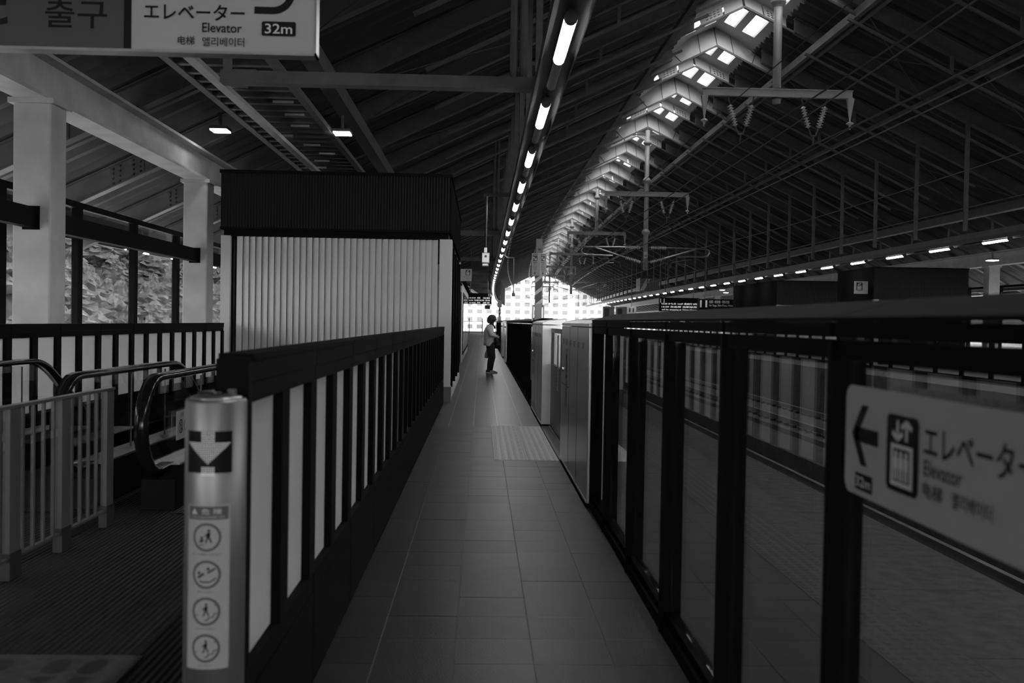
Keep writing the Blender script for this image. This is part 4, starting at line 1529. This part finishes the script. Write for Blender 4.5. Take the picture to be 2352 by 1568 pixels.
for s, nm in ((-1, 'on the walkway side'), (1, 'on the far side')):
    wire([(XR + s * .84, y - .1, 5.44) for y in ys], .016, 'feeder wire slung from the mast yokes ' + nm, sag=.12)
    wire([(XR + s * 1.675, y - .1, 5.82) for y in ys], .010, 'thin earth wire below the arm ends ' + nm, sag=.08)
    yl = [40.7 - 36, 40.7, 76.7, 112.7, 148.7]
    wire([(XR + s * 2.15, y, 4.42) for y in yl], .011, 'messenger wire over the track ' + nm, sag=.25)
    wire([(XR + s * 2.15, y, 3.5) for y in yl], .010, 'contact wire over the track ' + nm)

# ================================================================== lift shafts and fittings on the platform across the tracks
def far_shaft(y0, y1, label, sign):
    t = thing('lift_shaft', (15.5, (y0 + y1) / 2, 0), label, 'lift shaft')
    x0, x1 = 13.82, 17.2
    build(MB().box(x0, x1, y0, y1, 2.3, 3.42), 'crown', 'cladding', t)
    build(MB().box(x0 - .012, x0 - .001, y0, y1, 2.3, 3.4), 'crown_side', 'cladding_side', t)
    build(MB().box(x0 - .02, x1 + .02, y0 - .02, y1 + .02, 3.4, 3.45), 'crown_coping', 'cladding_side', t)
    build(MB().box(x0 + .05, x1 - .05, y0 + .05, y1 - .05, 0, 2.3), 'core', 'black2', t)
    for x in (x0 + .03, x1 - .2):
        build(MB().box(x, x + .17, y0 + .02, y0 + .2, 0, 2.3), 'corner_post', 'white', t)
    if sign:
        s = build(MB().box(x0 - .5, x0 - .02, y0 + .5, y0 + .56, 2.5, 2.95), 'flag_sign', 'sign', t)
        lift_icon(s, frame_y(0, y0 + .5, 0), x0 - .44, x0 - .22, 2.62, 2.9)
    else:
        build(MB().box(x0 + .2, x1 - .2, y0 + .03, y0 + .05, 0, 2.28), 'louvre_panel', 'louver', t)
    return t
far_shaft(34.8, 38.4, 'black crowned lift shaft with white lift sign across the tracks', True)
far_shaft(46.4, 54.5, 'black crowned lift shaft behind the number 11 sign across the tracks', False)
t = thing('equipment_box', (13.5, 70, 3.6), 'pale angular box standing on the lamp trough across the tracks', 'box')
t.location = (12.6, 78, 3.8)
d = drift(78)
build(MB().box(12.1 + d, 13.6 + d, 77.5, 79.5, 3.85, 4.9), 'case', 'gate_cap', t, bevel=.05)
build(MB().add([(12.1 + d, 77.45, 3.9), (12.4 + d, 77.45, 3.9), (12.9 + d, 77.45, 4.8), (12.6 + d, 77.45, 4.85)], [(0, 1, 2, 3)]), 'side_panel', 'white', t)
t = thing('platform_monitor', (12.2, 96, 1.3), 'monitor case on a stand at the end of the far platform', 'monitor')
d = drift(96)
for k in (0, 1):
    xx = 11.2 + d + 1.25 * k
    c_ = build(MB().box(xx, xx + 1.1, 96, 96.7, 1.75, 2.95), 'case', 'gate_cap', t, bevel=.05)
    build(MB().box(xx + .15, xx + .6, 95.98, 96.01, 1.95, 2.75), 'screen', 'blackgloss', c_)
for xx in (11.3, 12.3, 13.4):
    build(MB().box(xx + d, xx + d + .1, 96.2, 96.3, 0, 1.75), 'leg', 'black', t)
build(MB().box(11.1 + d, 13.7 + d, 96, 96.6, 1.68, 1.76), 'shelf', 'black', t)

# railing that closes the end of the near platform
d = drift(102)
t = thing('end_railing', (-1 + d, 102, 0), 'tall railing of upright bars closing the end of the platform', 'railing')
for z in (.12, 1.25):
    build(MB().box(-4 + d, 1.2 + d, 102, 102.06, z, z + .06), 'rail', 'steel_grey', t)
for k in range(3):
    x = -2.0 + d + 1.35 * k
    build(MB().box(x, x + .09, 101.98, 102.1, 0, 1.6), 'post', 'steel_grey', t)
bs = None
for k in range(40):
    x = -3.95 + .13 * k
    if bs is None:
        bs = build(MB().box(x + d, x + d + .03, 102.01, 102.05, .12, 1.28), 'bar', 'steel_grey', t)
    else:
        inst(bs, (.13 * k, 0, 0), t)

# ================================================================== the standing person
def person():
    px, py = .245, 24.67
    t = thing('person', (px, py, 0), 'person in pale cardigan and dark trousers looking up across the tracks', 'person')
    def L(x, y, z): return (px + x, py + y, z)
    # body: one continuous skinned figure
    joints = {
        'pelvis': (-.02, 0, .72, .105), 'waist': (-.05, 0, .86, .10), 'chest': (-.075, 0, 1.04, .115), 'neckb': (-.03, 0, 1.19, .055), 'neck': (.0, 0, 1.24, .045),
        'head1': (.025, 0, 1.31, .075), 'head2': (.02, 0, 1.38, .082),
        'hipR': (-.015, -.075, .66, .085), 'kneeR': (.03, -.07, .39, .056), 'calfR': (.005, -.07, .26, .048), 'ankR': (-.01, -.07, .09, .034), 'toeR': (.10, -.075, .035, .03),
        'hipL': (-.03, .075, .66, .085), 'kneeL': (.0, .08, .39, .056), 'calfL': (-.03, .08, .26, .048), 'ankL': (-.055, .085, .09, .034), 'toeL': (.05, .085, .035, .03),
        'shR': (-.06, -.15, 1.13, .055), 'elR': (-.005, -.20, .95, .042), 'wrR': (.095, -.12, .915, .027), 'haR': (.128, -.085, .90, .026),
        'shL': (-.06, .15, 1.13, .055), 'elL': (-.02, .20, .95, .042), 'wrL': (.09, .11, .90, .027), 'haL': (.12, .08, .89, .026),
    }
    names = list(joints)
    ed = [('pelvis', 'waist'), ('waist', 'chest'), ('chest', 'neckb'), ('neckb', 'neck'), ('neck', 'head1'), ('head1', 'head2')]
    for s in 'RL':
        ed += [('pelvis', 'hip' + s), ('hip' + s, 'knee' + s), ('knee' + s, 'calf' + s), ('calf' + s, 'ank' + s), ('ank' + s, 'toe' + s),
               ('chest', 'sh' + s), ('sh' + s, 'el' + s), ('el' + s, 'wr' + s), ('wr' + s, 'ha' + s)]
    fing = []
    for s, sg in (('R', -1), ('L', 1)):
        hx, hy, hz, _ = joints['ha' + s]
        for k in range(4):
            ln = (.05, .058, .054, .042)[k]
            z = hz + .022 - .015 * k
            a, b_ = 'f%s%da' % (s, k), 'f%s%db' % (s, k)
            joints[a] = (hx + .02 + ln * .5, hy - sg * .015, z, .0085)
            joints[b_] = (hx + .02 + ln * .75, hy - sg * (.015 + ln * .45), z - .004, .0075)
            ed += [('ha' + s, a), (a, b_)]
        joints['t%sa' % s] = (hx + .012, hy - sg * .01, hz + .04, .0095)
        joints['t%sb' % s] = (hx + .035, hy - sg * .02, hz + .052, .008)
        ed += [('ha' + s, 't%sa' % s), ('t%sa' % s, 't%sb' % s)]
    names = list(joints)
    me = bpy.data.meshes.new('body')
    me.from_pydata([joints[n_][:3] for n_ in names], [(names.index(a), names.index(b_)) for a, b_ in ed], [])
    me.materials.append(M['skin'])
    o = bpy.data.objects.new('body', me)
    C.objects.link(o)
    o.parent = t
    sk = o.modifiers.new('skin', 'SKIN')
    sk.use_smooth_shade = True
    for k, n_ in enumerate(names):
        r = joints[n_][3]
        me.skin_vertices[0].data[k].radius = (r, r)
    me.skin_vertices[0].data[0].use_root = True
    sb = o.modifiers.new('sub', 'SUBSURF')
    sb.levels = sb.render_levels = 2
    ex, ey, ez = (1, 0, 0), (0, 1, 0), (0, 0, 1)
    # face: brow, nose, lips, eyes, ears on the front (+X) side, tilted up
    f_ = build(MB().tube([L(.098, 0, 1.352), L(.118, 0, 1.325), L(.100, 0, 1.316)], [.008, .014, .008], 8), 'nose', 'skin', t, smooth=True)
    build(MB().tube([L(.092, -.022, 1.287), L(.100, 0, 1.288), L(.092, .022, 1.287)], .006, 6), 'mouth', mat('lips', .22, .5), t, smooth=True)
    for s in (-1, 1):
        build(MB().rings([(L(.086, s * .03, 1.35), .002, .002, ex, ez), (L(.09, s * .034, 1.35), .011, .008, ey, ez), (L(.094, s * .036, 1.35), .003, .002, ey, ez)], 8), 'eye', 'hair', t, smooth=True)
        build(MB().rings([(L(.01, s * .078, 1.33), .012, .026, ex, ez), (L(.008, s * .09, 1.335), .014, .028, ex, ez), (L(.006, s * .094, 1.335), .004, .01, ex, ez)], 10), 'ear', 'skin', t, smooth=True)
    # bobbed hair
    rg_ = []
    for z, rx, ry, cx in ((1.235, .045, .06, -.05), (1.255, .075, .088, -.035), (1.29, .098, .102, -.022), (1.335, .108, .108, -.010), (1.38, .106, .106, .0), (1.42, .088, .09, .004), (1.445, .055, .058, .005), (1.456, .015, .015, .005)):
        rg_.append((L(cx, 0, z), rx, ry, ex, ey))
    h_ = build(MB().rings(rg_, 22), 'hair', 'hair', t, smooth=True)
    # cardigan body
    rg_ = []
    for z, x, rx, ry in ((.66, -.045, .125, .165), (.70, -.05, .13, .17), (.80, -.06, .132, .172), (.92, -.065, .128, .168), (1.04, -.07, .122, .17), (1.12, -.06, .105, .165), (1.17, -.045, .075, .12), (1.205, -.022, .058, .07)):
        tilt = Vector((1, 0, -.25 if z < .75 else -.05)).normalized()
        rg_.append((L(x, 0, z), rx, ry, tilt, ey))
    cd = build(MB().rings(rg_, 28), 'cardigan', 'cardigan', t, smooth=True)
    for s, sd in ((-1, 'R'), (1, 'L')):
        J = joints
        pts = [L(*J['sh' + sd][:3]), L(J['sh' + sd][0] + .01, s * .185, 1.06), L(*J['el' + sd][:3]), L(J['el' + sd][0] + .07, s * .175, .935), L(*J['wr' + sd][:3])]
        build(MB().tube(pts, [.07, .066, .058, .05, .04], 14), 'sleeve', 'cardigan', cd, smooth=True)
    # soft folds hanging in the back of the cardigan
    for k in range(5):
        a = math.radians(150 + 22 * k)
        p0 = L(-.06 + .128 * math.cos(a), .165 * math.sin(a), .92)
        p1 = L(-.05 + .136 * math.cos(a), .172 * math.sin(a), .69)
        build(MB().tube([p0, p1], [.006, .014], 6), 'fold', 'cardigan', cd, smooth=True)
    # collar and scarf
    build(MB().rings([(L(-.02, 0, 1.185), .07, .075, ex, ey), (L(-.005, 0, 1.22), .058, .062, ex, ey), (L(.0, 0, 1.24), .05, .055, ex, ey)], 16), 'collar', 'bag', t, smooth=True)
    build(MB().tube([L(.045, -.01, 1.2), L(.065, -.01, 1.14), L(.062, -.01, 1.10)], [.02, .022, .012], 8), 'scarf_end', 'bag', t, smooth=True)
    # trousers
    for s, sd in ((-1, 'R'), (1, 'L')):
        J = joints
        pts = [L(-.03, s * .05, .74), L(*J['hip' + sd][:3]), L(*J['knee' + sd][:3]), L(*J['calf' + sd][:3]), L(J['ank' + sd][0], J['ank' + sd][1], .075)]
        build(MB().tube(pts, [.105, .102, .078, .066, .05], 16), 'trouser_leg', 'trousers', t, smooth=True)
        # shoe with pale sole and side flash
        ax, ay = J['ank' + sd][0], J['ank' + sd][1]
        rr = []
        for dx, w_, h0, h1 in ((-.075, .022, .03, .06), (-.05, .034, .022, .095), (0, .036, .022, .105), (.06, .04, .022, .075), (.11, .042, .022, .055), (.15, .032, .024, .045), (.168, .012, .03, .038)):
            rr.append((L(ax + dx, ay, (h0 + h1) / 2), w_, (h1 - h0) / 2, ey, ez))
        sh = build(MB().rings(rr, 14), 'shoe', 'bag', t, smooth=True)
        rr = []
        for dx, w_ in ((-.08, .02), (-.06, .036), (0, .038), (.06, .043), (.12, .043), (.16, .03), (.172, .012)):
            rr.append((L(ax + dx, ay, .0135), w_, .0135, ey, ez))
        build(MB().rings(rr, 12), 'sole', 'whiteprint', sh, smooth=True)
        b = MB()
        for q in (-.02, .015, .05):
            b.plate([L(ax + q, ay - .041, .035), L(ax + q + .014, ay - .041, .035), L(ax + q + .035, ay - .036, .075), L(ax + q + .021, ay - .036, .075)], .002)
        build(b, 'side_flash', 'whiteprint', sh)
    return t
person()
t = thing('handbag', (.40, 24.64, .6), 'soft black handbag held in front of the standing person', 'handbag')
ex, ey = (1, 0, 0), (0, 1, 0)
b = MB().rings([((.375, 24.62, .615), .03, .03, ex, ey), ((.385, 24.62, .63), .07, .06, ex, ey), ((.40, 24.62, .70), .085, .075, ex, ey), ((.385, 24.62, .80), .07, .07, ex, ey), ((.355, 24.62, .88), .045, .05, ex, ey), ((.345, 24.62, .90), .02, .03, ex, ey)], 18)
build(b, 'pouch', 'bag', t, smooth=True)
build(MB().tube([(.33, 24.59, .87), (.35, 24.57, .90), (.375, 24.57, .915), (.39, 24.58, .90), (.38, 24.62, .87)], .009, 6), 'strap', 'bag', t, smooth=True)
t = thing('carrier_bag', (.13, 24.85, .37), 'pale thin carrier bag hanging behind the standing person', 'bag')
b = MB().rings([((.135, 24.85, .365), .02, .02, ex, ey), ((.13, 24.85, .38), .05, .05, ex, ey), ((.135, 24.85, .46), .055, .06, ex, ey), ((.15, 24.86, .56), .04, .04, ex, ey), ((.165, 24.87, .64), .015, .015, ex, ey)], 14)
build(b, 'sack', 'plastic', t, smooth=True)
build(MB().tube([(.165, 24.87, .63), (.19, 24.88, .76), (.30, 24.80, .91)], .006, 5), 'handle', 'plastic', t)

# ================================================================== outside: ground, wooded hills, town
struct(build(MB().box(-400, 500, -200, 700, -9, -8.5), 'ground', 'ground'))
def hill(name, pts_fn, nx, ny, label):
    vs = [pts_fn(i / nx, j / ny) for j in range(ny + 1) for i in range(nx + 1)]
    fs = [(j * (nx + 1) + i, j * (nx + 1) + i + 1, (j + 1) * (nx + 1) + i + 1, (j + 1) * (nx + 1) + i) for j in range(ny) for i in range(nx)]
    return struct(build(MB().add(vs, fs), name, 'hill', smooth=True))
def left_hill(u, v):
    x = -60 - 150 * u
    y = -60 + 620 * v
    return (x, y, -8.5 + 68 * u ** .8 + 3 * math.sin(y * .05) + 2 * math.sin(x * .11 + y * .03))
hill('ground_hill', left_hill, 26, 60, '')
def right_hill(u, v):
    x = 75 + 250 * u
    y = 330 + 260 * v
    return (x, y, -8.5 + 105 * math.sin(math.pi * min(1, u * .9 + .06)) * (.35 + .65 * v) + 3 * math.sin(x * .06))
hill('ground_slope', right_hill, 30, 20, '')
# trees: three lumpy crowns, copied over the hillside seen through the windows
def crown(seed, conical):
    rnd = random.Random(seed)
    b = MB()
    rings_ = []
    nR, nS = 16, 18
    vs = []
    for j in range(nR + 1):
        s = j / nR
        if conical: r = (1 - s) ** .8 * (.55 + .12 * math.sin(s * 22)) + .02
        else: r = math.sin(math.pi * (s * .92 + .08)) ** .7 * .5
        for i in range(nS):
            a = 2 * math.pi * i / nS
            q = r * (1 + rnd.uniform(-.34, .34))
            vs.append((q * math.cos(a), q * math.sin(a), .12 + .88 * s + rnd.uniform(-.03, .03)))
    fs = [(j * nS + i, j * nS + (i + 1) % nS, (j + 1) * nS + (i + 1) % nS, (j + 1) * nS + i) for j in range(nR) for i in range(nS)]
    b.add(vs, fs + [tuple(range(nS))[::-1], tuple(nR * nS + i for i in range(nS))])
    return b
t_src = []
kinds = [('cedar_tree', True, 'pointed cedar growing on the hillside beyond the windows', 'cedars on the hillside'), ('broadleaf_tree', False, 'round leafy tree growing on the hillside beyond the windows', 'leafy trees on the hillside'),
         ('bamboo_clump', True, 'slender pale bamboo clump on the hillside beyond the windows', 'bamboo on the hillside')]
leafmats = [mat('leaf_a', .035, .9, var=.75, scale=16, bump=1, bscale=30), mat('leaf_b', .05, .9, var=.75, scale=12, bump=1, bscale=30), mat('leaf_c', .075, .9, var=.75, scale=20, bump=1, bscale=30)]
for k, (nm, con, lab, gr) in enumerate(kinds):
    t = thing(nm, (0, 0, 0), lab, 'tree', gr)
    build(crown(k + 3, con), 'crown', leafmats[k], t)
    build(MB().tube([(0, 0, -.05), (0, 0, .25)], [.035, .02], 7), 'trunk', 'stripe', t)
    t_src.append(t)
used = [False] * 3
rnd = random.Random(11)
for j in range(22):
    for i in range(11):
        u = max(.01, .02 + .055 * i + rnd.uniform(-.02, .02))
        x = -60 - 150 * u
        f0 = 84 + 4.6 * j + rnd.uniform(-2.5, 2.5)
        y = f0 * (-x) / 45
        if y > 540: continue
        z = left_hill(u, (y + 60) / 620)[2]
        k = rnd.choice((0, 0, 1, 2, 1))
        h = rnd.uniform(6, 10.5) * (1.15 if k == 0 else .9)
        wd = h * rnd.uniform(.55, .8)
        o = t_src[k] if not used[k] else dup(t_src[k])
        used[k] = True
        o.location = (x, y, z - .5)
        o.scale = (wd, wd, h)
        o.rotation_euler[2] = rnd.uniform(0, 6)
# town beyond the open gable
def tower(x0, x1, y0, y1, h, cols, rows_, label, z0=-8.5):
    t = thing('building', ((x0 + x1) / 2, (y0 + y1) / 2, z0), label, 'building')
    build(MB().box(x0, x1, y0, y1, z0, h), 'wall', 'bldg', t)
    build(MB().box(x0 - .4, x1 + .4, y0 - .4, y1 + .4, h, h + .8), 'parapet', 'bldg', t)
    W, Hh = (x1 - x0) / cols, (h - z0 - 3) / rows_
    ws = None
    for i in range(cols):
        for j in range(rows_):
            dx, dz = W * (i + .22), 2 + Hh * (j + .2)
            if ws is None:
                ws = build(MB().box(x0 + dx, x0 + dx + W * .56, y0 - .12, y0 + .1, z0 + dz, z0 + dz + Hh * .55), 'window', 'bldg_win', t)
                b0 = (dx, dz)
            else:
                inst(ws, (dx - b0[0], 0, dz - b0[1]), t)
    return t
tower(-9, 22, 250, 268, 19, 13, 13, 'tall pale hotel block with rows of windows beyond the open gable')
tower(24, 34, 262, 276, 24, 5, 15, 'narrow pale tower with stacked windows beyond the open gable')
tower(38, 60, 300, 314, 9, 14, 6, 'wide pale building with small windows in front of the wooded slope')
t = thing('building', (70, 330, -8.5), 'round shouldered pale hall beside the wooded slope', 'building')
b = MB()
prof = [(52, -8.5)] + [(52 + 18 * (1 - math.cos(math.pi * k / 12)), -8.5 + 12 + 7 * math.sin(math.pi * k / 12)) for k in range(13)] + [(88, -8.5)]
b.extr(prof, [(lambda a, h, yy=yy: (a, yy, h)) for yy in (325, 350)])
build(b, 'shell', 'bldg', t)
for k in range(7):
    build(MB().box(56 + 4 * k, 58.4 + 4 * k, 324.7, 325.2, -2, 1.5), 'window', 'bldg_win', t)
rnd = random.Random(5)
for i in range(60):
    u, v = rnd.uniform(.02, .6), rnd.uniform(.0, .9)
    x, y, z = right_hill(u, v)
    o = dup(t_src[1] if i % 2 else t_src[0])
    o['label'] = 'tree on the wooded slope behind the town'
    o['group'] = 'trees on the slope'
    h = rnd.uniform(9, 15)
    o.location = (x, y, z - .6)
    o.scale = (h * .75, h * .75, h)
    o.rotation_euler[2] = rnd.uniform(0, 6)
